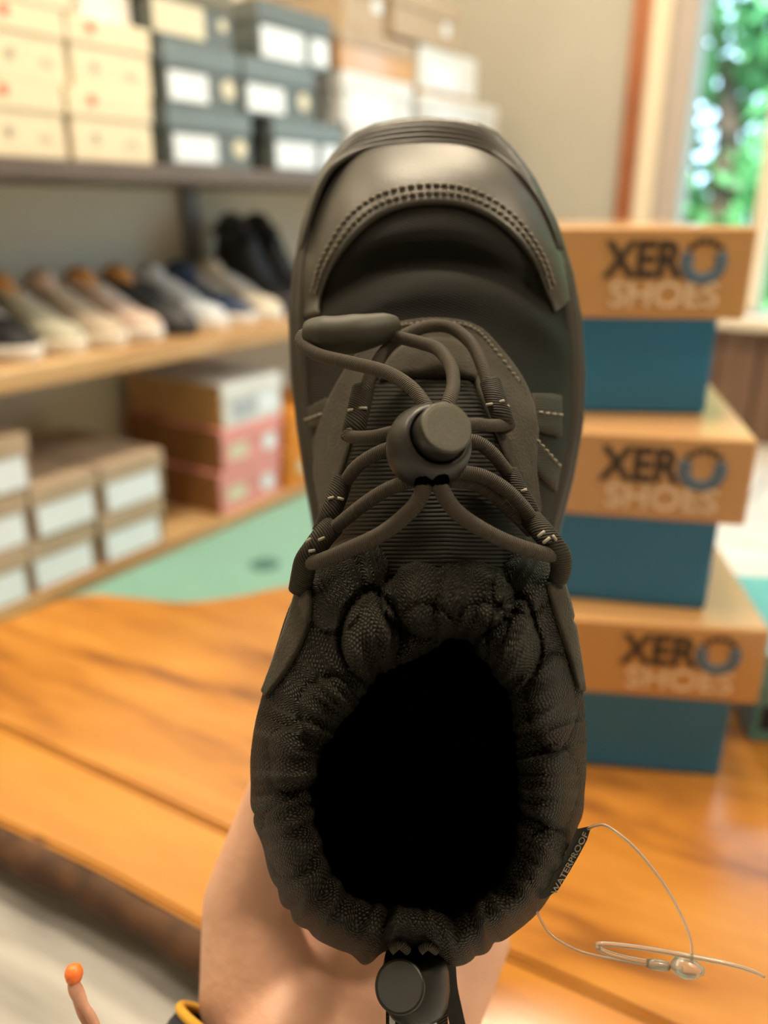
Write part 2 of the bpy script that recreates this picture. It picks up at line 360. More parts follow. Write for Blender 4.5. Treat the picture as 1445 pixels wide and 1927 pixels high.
for i, (x, y, h, rad, n, sz, mm, lab) in enumerate([
        (-1.4, 6.2, 1.6, (1.5, 1.2, 2.1), 5200, .11, 'leaf', 'leafy green tree nearest the window outside'),
        (-4.6, 9.6, 2.0, (2.0, 1.3, 2.6), 6500, .15, 'leaf2', 'blue green tree standing left behind the nearest tree'),
        (.9, 9.2, 2.0, (2.2, 1.4, 2.7), 6500, .16, 'leaf', 'wide green tree furthest right outside the window')]):
    t = thing('tree', lab, 'tree', (x, y, -.4), 'trees outside the window')
    obj('trunk', tube([Vector((x, y, -.42)), Vector((x + .05, y, .8)), Vector((x - .04, y, h))], lambda q: .13 * (1 - .6 * q), 10, 10), M['trunk'], t, True)
    fo = obj('foliage', leaf_mesh(Vector((x, y, h + .2)), rad, n, sz, rnd), M[mm], t); fo['kind'] = 'stuff'

# ------------------------------------------------------------------ shoe shelving along the left wall
ZU1, ZU0, ZL1, ZL0, ZB1 = (.757 - .1) * S, (.731 - .1) * S, (.482 - .1) * S, (.449 - .1) * S, .035
Y0, Y1 = -.6, YB - .03
sh = thing('shelf_unit', 'long wall shelving with grey upper shelf and honey wood lower shelf', 'shelf', (XW, 0, 0))
obj('upper_shelf', box(XW + .003, XS, Y0, Y1, ZU0, ZU1, .003), M['greyshelf'], sh)
obj('lower_shelf', box(XW + .003, XS + .012, Y0, Y1, ZL0, ZL1, .004), M['shelfwood'], sh)
obj('bottom_shelf', box(XW + .003, XS, Y0, Y1, 0.004, ZB1, .003), M['shelfwood'], sh)
for px in (370, 1000):
    c = onx(px, 470, XW + .03)
    obj('upright', box(XW + .004, XW + .03, c.y - .022, c.y + .022, ZL1, ZU0, .003), M['bracket'], sh)
c = onx(575, 700, XW + .1)
obj('divider', box(XW + .004, XS - .02, c.y + .30, c.y + .33, ZB1, ZL0, .002), M['kraftdark'], sh)

def shoebox(name, label, cat, pts, z0, h, depth, body, lid, marks=(), group=None, lidh=.38, xf=None, side=None):
    """pts: (px_left, px_right) of the front bottom edge; a carton standing on a shelf with its end to the room"""
    X = (XS - .012) if xf is None else xf
    pyb = 300
    a = onx(pts[0], pyb, X); b = onx(pts[1], pyb, X)
    # the foot of the front edge at height z0
    def yat(px):
        lo, hi = -400., 2400.
        for _ in range(50):
            mid = (lo + hi) / 2
            if onx(px, mid, X).z > z0: lo = mid
            else: hi = mid
        return onx(px, lo, X).y
    ya, yb = yat(pts[0]), yat(pts[1]); W = yb - ya
    t = thing(name, label, cat, (X - depth / 2, (ya + yb) / 2, z0 + .0008), group)
    j = random.uniform(-.006, .006)
    def bx(nm, x0, x1, y0, y1, zz0, zz1, m, par=None, bev=.0015):
        me = box(x0 + X + j, x1 + X + j, ya + y0, ya + y1, z0 + .0008 + zz0, z0 + .0008 + zz1, bev); return obj(nm, me, m, par or t)
    bd = bx('carton', -depth, 0, .003, W - .003, 0, h * (1 - lidh) , M[body])
    ld = bx('lid', -depth - .003, .003, 0, W, h * (1 - lidh), h - .001, M[lid])
    for (kind, cy, cz, wy, wz, mm) in marks:          # fractions of the end face
        par = ld if cz > 1 - lidh else bd
        xx = .003 if cz > 1 - lidh else 0
        if kind == 'label': 
            lb_ = bx('label', xx, xx + .0012, (cy - wy / 2) * W, (cy + wy / 2) * W, (cz - wz / 2) * h, (cz + wz / 2) * h, M[mm], par, 0)
        else:
            me = lathe([(wz * h / 2, 0), (wz * h / 2, .0015)], Vector((1, 0, 0)), Vector((X + j + xx, ya + cy * W, z0 + .0008 + cz * h)), 20); obj('round_sticker', me, M[mm], par)
    return t
U = ZU1
cm = [('dot', .27, .86, 0, .16, 'reddot'), ('dot', .28, .33, 0, .14, 'greydot'), ('label', .72, .28, .16, .10, 'creamgrey')]
hc = .108
for k, (lb1, lb2) in enumerate([('cream shoe box at bottom of leftmost cream stack', 'cream shoe box at bottom of second cream stack beside slate boxes'),
        ('cream shoe box, middle of leftmost cream stack', 'cream shoe box, upper of second cream stack with red sticker'),
        ('cream shoe box topping the leftmost cream stack', None)]):
    shoebox('shoe_box', lb1, 'box', (-20, 133), U + k * hc, hc, .30, 'cream', 'cream', cm, 'cream boxes on the upper shelf')
    if lb2: shoebox('shoe_box', lb2, 'box', (139, 292), U + k * hc, hc, .30, 'cream', 'cream', cm, 'cream boxes on the upper shelf')
shoebox('shoe_box', 'pale box lying on top of second cream stack, cut by frame top', 'box', (150, 250), U + 2 * hc, .09, .26, 'whitebox', 'cream', [], 'cream boxes on the upper shelf', xf=XS - .05)
# slate boxes
lab = [('label', .30, .30, .50, .46, 'paper'), ('dot', .84, .36, 0, .34, 'stamp')]
lab2 = [('label', .32, .32, .55, .50, 'paper'), ('label', .82, .34, .24, .46, 'paper')]
hs = .104
shoebox('shoe_box', 'slate grey box with round cream sticker, bottom of slate stack', 'box', (324, 478), U, hs, .29, 'slate', 'slatelid', lab, 'slate boxes on the upper shelf')
shoebox('shoe_box', 'slate grey box with two white labels, second in slate stack', 'box', (312, 452), U + hs, hs, .29, 'slate', 'slatelid', lab, 'slate boxes on the upper shelf')
shoebox('shoe_box', 'olive grey box with wide cream label on top of slate stack', 'box', (292, 440), U + 2 * hs, hs, .29, 'slate', 'olive', [('label', .3, .34, .62, .5, 'stamp'), ('dot', .86, .4, 0, .2, 'stamp')], 'slate boxes on the upper shelf')
shoebox('shoe_box', 'blue grey box with two white labels, bottom right of slate stacks', 'box', (512, 640), U, hs, .29, 'slate', 'slatelid', lab2, 'slate boxes on the upper shelf')
shoebox('shoe_box', 'slate box with white label in middle of right slate stack', 'box', (458, 590), U + hs, hs, .29, 'slate', 'slatelid', lab, 'slate boxes on the upper shelf')
shoebox('shoe_box', 'dark slate box with bright label topping right slate stack', 'box', (488, 626), U + 2 * hs, hs * 1.05, .29, 'slate', 'slate', lab2, 'slate boxes on the upper shelf')
# white and kraft boxes further along
wl = [('label', .40, .40, .5, .5, 'paper')]
hw = .112
shoebox('shoe_box', 'white box with paper label, left of bottom white row behind the boot toe', 'box', (655, 770), U, hw, .30, 'whitebox', 'whitebox', wl, 'white boxes on the upper shelf')
shoebox('shoe_box', 'white box at right end of bottom white row behind the boot toe', 'box', (790, 925), U, hw, .30, 'whitebox', 'whitebox', wl, 'white boxes on the upper shelf')
shoebox('shoe_box', 'white box in the middle layer, its kraft side showing', 'box', (645, 775), U + hw, hw, .30, 'whitebox', 'whitebox', wl, 'white boxes on the upper shelf')
shoebox('shoe_box', 'white box at right end of the middle layer', 'box', (790, 930), U + hw, hw * .9, .30, 'whitebox', 'whitebox', wl, 'white boxes on the upper shelf')
shoebox('shoe_box', 'white box topping the right stack beside bare wall', 'box', (790, 895), U + 1.9 * hw, hw, .30, 'kraft', 'whitebox', wl, 'white boxes on the upper shelf', lidh=.9)
shoebox('shoe_box', 'kraft box behind white boxes in the third layer', 'box', (640, 780), U + 2 * hw, hw * .8, .28, 'kraft', 'tan', [], 'kraft boxes on the upper shelf')
shoebox('shoe_box', 'tan box with small white labels at frame top, left one', 'box', (650, 728), U + 2.82 * hw, hw, .30, 'tan', 'tan', [('label', .8, .5, .2, .2, 'paper')], 'kraft boxes on the upper shelf')
shoebox('shoe_box', 'tan box with round sticker at frame top, beside bare wall', 'box', (738, 862), U + 2.9 * hw, hw, .30, 'tan', 'tan', [('dot', .78, .42, 0, .3, 'paper')], 'kraft boxes on the upper shelf')
# under the lower shelf
tl = [('label', .48, .33, .82, .56, 'paper')]
ht = .098
B0 = ZB1
for k, l in enumerate(['taupe box with large white label at bottom of leftmost floor stack', 'taupe box in middle of leftmost floor stack', 'taupe box on top of leftmost floor stack']):
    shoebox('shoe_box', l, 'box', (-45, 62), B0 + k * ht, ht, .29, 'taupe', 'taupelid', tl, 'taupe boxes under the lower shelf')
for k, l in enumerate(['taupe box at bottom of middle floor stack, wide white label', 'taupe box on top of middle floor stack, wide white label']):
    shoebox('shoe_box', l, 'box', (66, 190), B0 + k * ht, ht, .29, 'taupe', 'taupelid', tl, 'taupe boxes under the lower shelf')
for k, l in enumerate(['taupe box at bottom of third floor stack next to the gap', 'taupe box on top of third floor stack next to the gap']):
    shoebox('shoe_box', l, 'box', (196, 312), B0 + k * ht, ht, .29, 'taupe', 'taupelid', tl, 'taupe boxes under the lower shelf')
hp = .098
pk = [('dot', .78, .42, 0, .44, 'paper'), ('label', .26, .45, .3, .4, 'stamp')]
def sided(t, d=None):
    for ch in t.children:
        pass
for k, (l, bd, mk) in enumerate([('pink shoe box at bottom of pink stack', 'pink', pk), ('pink shoe box second from bottom of pink stack', 'pink', pk), ('white shoe box with blue label on top of pink stack', 'whitebox', [('label', .35, .36, .4, .4, 'print'), ('label', .75, .4, .3, .5, 'paper')])]):
    t = shoebox('shoe_box', l, 'box', (418, 528), B0 + k * hp, hp, .31, bd, bd, mk, 'colourful boxes under the lower shelf')
    bb = [c for c in t.children if c.name.startswith('carton')][0]
    xs = [v.co.x for v in bb.data.vertices]; ys = [v.co.y for v in bb.data.vertices]
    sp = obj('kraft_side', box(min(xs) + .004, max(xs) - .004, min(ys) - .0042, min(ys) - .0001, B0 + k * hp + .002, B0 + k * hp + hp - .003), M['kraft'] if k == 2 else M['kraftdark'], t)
for k, l in enumerate(['orange shoe box at bottom of orange stack', 'orange shoe box on top of orange stack']):
    shoebox('shoe_box', l, 'box', (540, 640), B0 + k * hp, hp, .30, 'orange', 'orange', [('dot', .3, .45, 0, .4, 'stamp')], 'colourful boxes under the lower shelf')

# ---- shoes standing on the lower shelf
def shoe(label, loc, rz, cols, kind='low', group='shoes on the lower shelf'):
    up, so, ins, lace = cols
    t = thing('boot_pair' if False else ('ankle_boot' if kind == 'high' else 'sneaker'), label, 'boot' if kind == 'high' else 'shoe', loc, group, rz)
    L = .275; n = 26; N = 20
    def hw(x):       # half width along the length, heel 0 .. toe 1
        return interp([(0, .006), (.02, .022), (.08, .032), (.25, .034), (.45, .036), (.7, .0405), (.85, .0385), (.94, .029), (.985, .018), (1, .005)], x)
    # sole
    def out(off): 
        a = []
        for i in range(N + 1): x = i / N; a.append((x * L, -hw(x) - off))
        for i in range(N, -1, -1): x = i / N; a.append((x * L, hw(x) + off))
        return a
    local('sole', loft([[Vector((x, y, z)) for x, y in out(o)] for o, z in ((-.002, .0005), (.002, .004), (.003, .018), (.001, .026))], None, True, True), so, t, True)
    loops = []
    Hh = [(0, .075), (.08, .095), (.2, .088), (.35, .083), (.45, .092), (.6, .075), (.75, .056), (.9, .048), (1, .03)]
    if kind == 'high': Hh = [(0, .17), (.15, .19), (.3, .19), (.42, .185), (.5, .14), (.62, .085), (.75, .062), (.9, .052), (1, .03)]
    for i in range(n + 1):
        x = i / n; h = interp(Hh, x); W = hw(x) - .001; lp = []
        for j in range(17):
            a = math.pi * j / 16; lp.append(Vector((x * L, -W * math.copysign(abs(math.cos(a)) ** .75, math.cos(a)), .022 + (h - .022) * abs(math.sin(a)) ** .65)))
        loops.append(lp)
    vs = [p for l in loops for p in l]; fs = []
    for i in range(n):
        for j in range(16): fs.append((i * 17 + j, (i + 1) * 17 + j, (i + 1) * 17 + j + 1, i * 17 + j + 1))
    upo = local('upper', mesh(vs, fs), up, t, True)
    # toe cap, opening, insert, laces
    cx, hx = (.20, .075) if kind == 'low' else (.2, .075)
    zt = interp(Hh, .2)
    local('collar', tube([Vector((cx * L + math.cos(a) * hx * .82, math.sin(a) * .026, zt + .004 - .006 * math.cos(a * 2))) for a in [k * math.pi / 6 for k in range(12)]], .007, 24, 8, closed=True), up, t, True)
    local('insert', loft([[Vector((cx * L + math.cos(a) * rx, math.sin(a) * ry, z)) for a in [k * math.pi / 8 for k in range(16)]] for rx, ry, z in ((.052, .022, zt - .02), (.05, .021, zt + .012), (.036, .016, zt + .034), (.012, .006, zt + .044))], None, True, True), ins, t, True)
    for k in range(4):
        x = .46 + .065 * k; z = interp(Hh, x) + .003; y = hw(x) * .5
        local('lace', tube([Vector((x * L, -y, z - .008)), Vector((x * L + .004, 0, z + .002)), Vector((x * L, y, z - .008))], .0028, 8, 6), lace, t, True)
    return t
def C(n, c, r=.6): return mat(n, c, r, noise_amt=.08, noise_scale=30)
white = C('white shoe leather', (.75, .72, .68)); blackk = C('black shoe textile', (.015, .015, .018)); beige = C('beige shoe suede', (.52, .42, .32)); blush = C('blush shoe knit', (.66, .50, .42))
sage = C('sage shoe knit', (.48, .46, .36)); navyk = C('navy shoe canvas', (.03, .05, .11)); pale = C('pale blue shoe knit', (.56, .60, .66)); creamk = C('cream shoe canvas', (.64, .58, .48)); tanw = C('tan wooden shoe form', (.60, .30, .09)); gum = C('cream rubber sole', (.72, .66, .56)); greyk = C('charcoal shoe mesh', (.06, .06, .065))
specs = [('black sneaker with white sole at left frame edge of lower shelf', -30, (blackk, white, tanw, white), 'low'),
         ('black sneaker with white toe, second shoe from left', 45, (blackk, white, tanw, white), 'low'),
         ('sage knit sneaker with tan wooden form, third from left', 118, (sage, gum, tanw, creamk), 'low'),
         ('beige sneaker with pale insert, fourth from left', 188, (beige, gum, blush, creamk), 'low'),
         ('blush sneaker with tan wooden form and white sole', 256, (blush, white, tanw, white), 'low'),
         ('charcoal sneaker with tan wooden form between blush and pale blue sneakers', 322, (greyk, blackk, tanw, blackk), 'low'),
         ('pale blue and white sneaker right of the charcoal one', 386, (pale, white, pale, white), 'low'),
         ('navy canvas sneaker right of the pale blue one', 447, (navyk, white, navyk, creamk), 'low'),
         ('cream canvas sneaker left of the black boots', 506, (creamk, white, creamk, white), 'low'),
         ('tall black boot, left of the two beside the large boot', 566, (blackk, blackk, greyk, greyk), 'high'),
         ('tall black boot, right of the two, half behind large boot', 624, (blackk, blackk, greyk, greyk), 'high')]
_k = 0
for lb_, px, cols, kd in specs:
    q = onx(-30, 690, XS - .02); q.y += .0895 * _k; _k += 1; a = random.uniform(-.01, .01)
    shoe(lb_, Vector((q.x - .275 * math.cos(a), q.y - .275 * math.sin(a), ZL1 + .0005)), a, cols, kd)

# ------------------------------------------------------------------ live edge table
ZT = (.324 - .1) * S
def T(px, py): q = onz(px, py, ZT); return Vector((q.x, q.y, 0))
near = [T(-420, 1330), T(-200, 1452), T(0, 1545), T(180, 1630), T(380, 1740), T(640, 1880), T(1000, 2080), T(1500, 2360)]
joint = [T(-420, 1180), T(-200, 1270), T(0, 1365), T(220, 1467), T(440, 1570), T(700, 1690), T(985, 1810), T(1250, 1930), T(1900, 2240)]
far = [T(-330, 1130), T(-150, 1205), T(0, 1168), T(90, 1135), T(170, 1117), T(260, 1124), T(350, 1131), T(450, 1120), T(540, 1102), T(700, 1085), T(900, 1100), T(1100, 1130), T(1300, 1165), T(1600, 1230), T(1900, 1330)]
def dense(l, n): return [Vector((p.x, p.y)) for p in catmull(l, n)]
tb = thing('live_edge_table', 'low live edge honey wood table with dark bark edge', 'table', (T(700, 1400).x, T(700, 1400).y, 0))
def gap(l, s): 
    out = []
    for i, p in enumerate(l):
        t = l[min(i + 1, len(l) - 1)] - l[max(i - 1, 0)]; nrm = Vector((-t.y, t.x)).normalized(); out.append(p + nrm * s)
    return out
jd = dense(joint, 40)
mid = [T(-300, 1150), T(0, 1255), T(300, 1330), T(700, 1400), T(1100, 1475), T(1500, 1560), T(1900, 1660)]
gx = (T(985, 1810) - T(0, 1365)); GRAIN = math.atan2(gx.y, gx.x)
def board(poly, m):
    o = obj('board', prism([(p.x, p.y) for p in poly], ZT - .035, ZT, .003), m, tb); return o
def grain_obj(o):           # turn the board's own axes along the grain so the wood figure follows it
    R = Matrix.Rotation(GRAIN, 4, 'Z'); o.data.transform(R.inverted()); o.matrix_local = Matrix.Translation(o.location) @ R
b1 = board(dense(near, 60) + list(reversed(gap(jd, -.0012))), M['table2']); grain_obj(b1)
b2 = board(gap(jd, .0012) + list(reversed(dense(far, 90))), M['table']); grain_obj(b2)
bk = catmull([p + Vector((0, 0, ZT - .0195)) for p in near], 80)
obj('bark_edge', tube([p for p in bk], lambda t: .0155 + .0008 * math.sin(t * 60) + .0006 * math.sin(t * 23), 240, 10), M['bark'], tb, True)
for q in (T(-150, 1330), T(300, 1230), T(1000, 1250), T(1300, 1250)):
    obj('leg', box(q.x - .03, q.x + .03, q.y - .03, q.y + .03, 0.016, ZT - .036, .004), M['bark'], tb)

# whitewashed bench in front of the table
q = T(150, 1690); ZS = ZT - .050
bn = thing('plank_bench', 'whitewashed plank bench in front of the table edge', 'bench', (q.x, q.y, 0), None, GRAIN)
for k in range(4):
    local('board', box(-.50, .34, -.44 + k * .123, -.44 + k * .123 + .12, ZS - .02, ZS, .002), M['bench'], bn)
for sx in (-.46, .27):
    for sy in (-.41, -.01): local('leg', box(sx, sx + .04, sy, sy + .04, .0005, ZS - .0205, .002), M['bench'], bn)
# ------------------------------------------------------------------ stack of branded shoe boxes
def text_mesh(body, size, extr=.0004, bold=0.0, align='LEFT'):
    c = bpy.data.curves.new('t', 'FONT'); c.body = body; c.size = size; c.extrude = extr; c.offset = bold; c.align_x = align
    o = bpy.data.objects.new('t', c); COL.objects.link(o); bpy.context.view_layer.update()
    me = bpy.data.meshes.new_from_object(o.evaluated_get(bpy.context.evaluated_depsgraph_get())); bpy.data.objects.remove(o)
    return me
HB = .1188 * S
def branded_box(label, corner, yaw, z0, wid=.20, dep=.30):
    t = thing('shoe_box', label, 'box', (corner[0] * S, corner[1] * S, z0), 'branded boxes on the table', yaw)
    # own coordinates: x along the front (right corner at 0), y to the back, z up
    lh = HB * .47; ov = .016
    bd = local('carton', box(-wid, 0, 0, dep, .0005, HB - .004, .0015), M['boxblue'], t)
    ld = local('lid', box(-wid - ov, ov, -.007, dep + ov, HB - lh, HB - .0006, .002), M['kraft'], t)
    yf = -.0074
    R = Matrix.Rotation(math.pi / 2, 4, 'X')
    def put(nm, me, x, z, m):
        me.transform(Matrix.Translation((x, yf, z)) @ R); o = local(nm, me, m, ld); return o
    zl = HB - lh
    s = lh / .0555
    # XER
    xr = text_mesh('XER', .030 * s, .0004, .0011); xw = max(v.co.x for v in xr.vertices)
    xr.transform(Matrix.Diagonal((.0475 * s / xw, 1.0, 1, 1)))
    put('lettering', xr, ov - .089 * s, zl + .0255 * s, M['black'])
    cx, cz = ov - .0295 * s, zl + .0345 * s
    # the O of the mark: a ring open at the top with toes above it
    pts = [Vector((cx + math.cos(a) * .0105 * s, yf - .0002, cz + math.sin(a) * .0105 * s)) for a in [math.radians(150 + k * 20) for k in range(13)]]
    local('mark_ring', tube(pts, .0038 * s, 30, 8, ry=.0006, hint=Vector((0, 1, 0))), M['logoblue'], ld, True)
    for k, a in enumerate((135, 112, 90, 68, 45)):
        q = Vector((cx + math.cos(math.radians(a)) * .0122 * s, yf - .0002, cz + math.sin(math.radians(a)) * .0122 * s))
        local('mark_toe', lathe([(.0021 * s, -.0004), (.0021 * s, .0004)], Vector((0, 1, 0)), q, 14), M['black'], ld)
    sh_ = text_mesh('SHOES', .0215 * s, .0004, .0003); sw = max(v.co.x for v in sh_.vertices); sh_.transform(Matrix.Diagonal((.067 * s / sw, 1, 1, 1)))
    put('lettering', sh_, ov - .085 * s, zl + .0075 * s, M['logowhite'])
    return t
branded_box('blue shoe box with kraft lid at the bottom of the branded stack', (-.059, .502), math.radians(26), ZT + .0006)
branded_box('blue shoe box with kraft lid in the middle of the branded stack', (-.0855, .5065), math.radians(22), ZT + .0006 + HB)
branded_box('blue shoe box with kraft lid on top of the branded stack', (-.113, .553), math.radians(29), ZT + .0006 + 2 * HB)
# pale teal box beside the stack
q = onz(1408, 1395, ZT)
tt = thing('shoe_box', 'pale teal box half out of frame right of the branded stack', 'box', (q.x, q.y, ZT + .0006), None, math.radians(26))
hh_ = .085
cb = local('carton', box(0, .26, 0, .15, 0, hh_ * .62, .0015), M['tealbox'], tt)
lb3 = local('lid', box(-.003, .263, -.003, .153, hh_ * .62, hh_, .0015), M['tealbox'], tt)
local('label', box(.006, .05, -.0008, 0, .012, .035), M['navy'], cb)

# ================================================================== THE BOOT
boot = thing('winter_boot', 'black and grey winter boot held up by a hand, opening towards the viewer', 'boot', P(790, 1500, .32))
SIL = [(240, 800, 800), (243, 752, 852), (252, 705, 897), (268, 668, 930), (300, 632, 962), (350, 601, 1000), (430, 575, 1040), (520, 560, 1068), (600, 554, 1083), (700, 558, 1090),
       (800, 569, 1086), (900, 584, 1068), (1000, 602, 1042), (1100, 618, 1028), (1300, 612, 1010), (1500, 616, 988), (1580, 632, 965), (1630, 662, 930), (1660, 705, 885), (1675, 790, 800)]
DS = .312
DP = .301
def sil(v):       # half outline at sole depth for a given v
    py = 963.5 - v * FPX / DP
    return ((interp([(a, b) for a, b, c in SIL], py) - 722.5) / FPX * DP, (interp([(a, c) for a, b, c in SIL], py) - 722.5) / FPX * DP)
VT = (963.5 - 240) / FPX * DP; VH = (963.5 - 1675) / FPX * DP
HT = [(-.03, .113), (-.012, .105), (.002, .098), (.015, .090), (.028, .081), (.042, .069), (.055, .060), (.068, .0545), (.08, .0525), (.095, .050), (.105, .0465), (.115, .0415), (.124, .034), (.132, .026), (.138, .018), (.142, .011), (.146, .004)]
def smooth_tab(tab, x, h=.006): return sum(interp(tab, x + k * h) for k in (-1, -.5, 0, .5, 1)) / 5
NV, NT = 110, 72
def vamp_pt(v, th, off=0.0):
    uL, uR = sil(v); a = max(0, (uR - uL) / 2 - .003); uc = (uL + uR) / 2; H = smooth_tab(HT, v, .004)
    k = max(0, min(1, (v + .01) / .09)); e1 = lerp(1.15, .82, k); e2 = lerp(1.05, .72, k)
    c, s = math.cos(th), math.sin(th)
    u = uc - math.copysign(abs(c) ** e1, c) * (a + off) - .004 * s * (1 - k)
    h = H * max(0, s) ** e2
    d = DS - h
    px = 722.5 + FPX * u / d; py = 963.5 - FPX * v / d
    yf = 512 + ((px - 815) / 240) ** 2 * 95
    edge = max(0, s) ** .7
    d += edge * (.0062 * math.exp(-((py - yf + 28) / 34) ** 2) - .0036 * math.exp(-((py - yf - 34) / 40) ** 2))
    return u, v, d
vs = []; uv = []; fs = []
vv = [lerp(-.028, VT, 1 - (1 - i / NV) ** 1.25) for i in range(NV + 1)]
for i, v in enumerate(vv):
    for j in range(NT + 1):
        u_, v_, d_ = vamp_pt(v, math.pi * j / NT); vs.append(Q(u_, v_, d_)); uv.append((u_, v_))
for i in range(NV):
    for j in range(NT): fs.append((i * (NT + 1) + j, i * (NT + 1) + j + 1, (i + 1) * (NT + 1) + j + 1, (i + 1) * (NT + 1) + j))
vamp_me = mesh(vs, fs, uv); BV = BVHTree.FromPolygons(vs, fs)
obj('vamp', vamp_me, M['twill'], boot, True)
def hit(px, py, bv=None):
    d = ray(px, py).normalized(); h = (bv or BV).ray_cast(CAM, d)
    if h[0] is None:
        q = P(px, py, .28); n = (bv or BV).find_nearest(q); return n[0], -d
    n = h[1]
    if n.dot(d) > 0: n = -n
    return h[0], n
def poly_at(l, t):
    t = max(0, min(1, t)) * (len(l) - 1); i = min(int(t), len(l) - 2); return Vector(l[i]).lerp(Vector(l[i + 1]), t - i)
def dens2(l, n=60): return [Vector((p.x, p.y)) for p in catmull([Vector((a, b, 0)) for a, b in l], n)]
def patch(A, B, nu, nv, off, thick, bv=None, sm=True):
    """a thin piece lying on the boot's surface between two border lines"""
    A = dens2(A); B = dens2(B); top = []; bot = []; uv = []
    for i in range(nu + 1):
        for j in range(nv + 1):
            s = i / nu; t = j / nv
            p = poly_at(A, s).lerp(poly_at(B, s), t); q, n = hit(p.x, p.y, bv)
            e = min(1, min(s * nu, (1 - s) * nu, t * nv, (1 - t) * nv) / 1.0)
            n = (n * .7 - ray(p.x, p.y).normalized() * .3).normalized()
            top.append(q + n * (off * (.72 + .28 * math.sqrt(e)))); bot.append(q - n * thick)
            uv.append((p.x / 1500 * .24, p.y / 1500 * .24))
    w_ = nv + 1; m = len(top); fs = []
    for i in range(nu):
        for j in range(nv):
            a = i * w_ + j; fs.append((a, a + 1, a + w_ + 1, a + w_)); fs.append((m + a, m + a + w_, m + a + w_ + 1, m + a + 1))
    rim = [j for j in range(nv + 1)] + [i * w_ + nv for i in range(1, nu + 1)] + [nu * w_ + j for j in range(nv - 1, -1, -1)] + [i * w_ for i in range(nu - 1, 0, -1)]
    for a, b in zip(rim, rim[1:] + rim[:1]): fs.append((b, a, m + a, m + b))
    me = mesh(top + bot, fs, uv + uv)
    bm = bmesh.new(); bm.from_mesh(me); bmesh.ops.recalc_face_normals(bm, faces=bm.faces[:]); bm.to_mesh(me); bm.free()
    return me
# sole and rand: layered rubber rim all round
def outline(off, n=120):
    pts = []
    vlist = [lerp(VH, VT, .5 - .5 * math.cos(math.pi * i / n)) for i in range(n + 1)]
    L_ = [Vector((sil(v)[0], v)) for v in vlist]; R_ = [Vector((sil(v)[1], v)) for v in vlist]
    lp = L_ + list(reversed(R_))[1:-1]; out = []
    for i, p in enumerate(lp):
        t = lp[(i + 3) % len(lp)] - lp[i - 3]; nrm = Vector((-t.y, t.x)).normalized() if t.length > 1e-9 else Vector((0, 0))
        out.append(p + nrm * off)
    return out
def soleloop(off, d): return [Q(p.x, p.y, d + .0) for p in outline(off)]
MS = [(-.007, DS - .0245), (-.0035, DS - .0242), (-.0015, DS - .0225), (-.0015, DS - .0185), (-.0040, DS - .0175), (-.0035, DS - .0165), (.0008, DS - .0155), (.0018, DS - .0135), (.0016, DS - .0100), (-.0018, DS - .0090), (-.0014, DS - .0080), (.0028, DS - .0070), (.003, DS + .004), (.0005, DS + .006)]
obj('midsole', loft([soleloop(o, d) for o, d in MS], None, True, True), M['rubber'], boot, True)
OS = [(.0, DS + .0062), (.0032, DS + .0065), (.0035, DS + .013), (.001, DS + .016), (-.008, DS + .0165)]
os_ = obj('outsole', loft([soleloop(o, d) for o, d in OS], None, True, True), M['rubber'], boot, True)
for i in range(11):
    v = lerp(VH + .02, VT - .02, i / 10); a, b = sil(v)
    for s0, s1 in ((.08, .42), (.58, .92)):
        c = [Q(lerp(a, b, s), v + dv, DS + dd) for dd in (.0155, .0195) for s, dv in ((s0, -.007), (s1, -.007), (s1, .007), (s0, .007))]
        obj('lug', mesh(c, [(0, 1, 2, 3), (7, 6, 5, 4), (0, 4, 5, 1), (1, 5, 6, 2), (2, 6, 7, 3), (3, 7, 4, 0)]), M['rubber'], os_)
# toe cap with two rows of stitching
capIn = [(603, 592), (611, 545), (634, 495), (680, 437), (735, 400), (812, 385), (885, 395), (950, 433), (1000, 492), (1026, 555), (1041, 590)]
capOut = [(556, 606), (560, 520), (578, 430), (608, 346), (690, 288), (805, 274), (905, 289), (988, 348), (1038, 432), (1062, 500), (1080, 552)]
obj('toe_cap', patch(capIn, capOut, 90, 30, .0018, .002), M['capmat'], boot, True)
def arc_in(f, s):        # along the cap, a fraction f from its inner border
    return poly_at(dens2(capIn), s).lerp(poly_at(dens2(capOut), s), f)
for row, f in enumerate((.13, .26)):
    for k in range(46):
        s = .08 + .80 * k / 45; p0 = arc_in(f, s); p1 = arc_in(f, s + .011)
        q0, n0 = hit(p0.x, p0.y); q1, n1 = hit(p1.x, p1.y)
        st = tube([q0 + n0 * .0018, (q0 + q1) / 2 + n0 * .0023, q1 + n1 * .0018], .0006, 4, 6); obj('stitch', st, M['capthread'], bpy.data.objects['toe_cap'], True)
# ridges of the rubber bumper round the toe
_A = dens2([(566, 470), (580, 420), (607, 342), (640, 304), (700, 279), (805, 268), (900, 279), (952, 308), (990, 345), (1030, 410), (1052, 470)])
_B = dens2([(562, 470), (573, 425), (600, 345), (634, 297), (700, 254), (805, 240), (897, 255), (957, 298), (1000, 348), (1041, 425), (1060, 470)])
_d0 = [proj(hit(*poly_at(_A, k_ / 30))[0])[2] for k_ in range(31)]
for _ in range(6): _d0 = [(_d0[max(0, k_ - 1)] + _d0[k_] + _d0[min(30, k_ + 1)]) / 3 for k_ in range(31)]
for f_ in (.02, .36, .70, 1.0):
    pts = []
    for k_ in range(31):
        p_ = poly_at(_A, k_ / 30).lerp(poly_at(_B, k_ / 30), f_)
        pts.append(P(p_.x, p_.y, lerp(_d0[k_] - .0022, DS - .0235, f_ ** .8)))
    obj('bumper_ridge', tube(pts, lambda t: .0014 * (.25 + .65 * min(1, 6 * t, 6 * (1 - t))), 90, 10), M['rubber'], bpy.data.objects['midsole'], True)
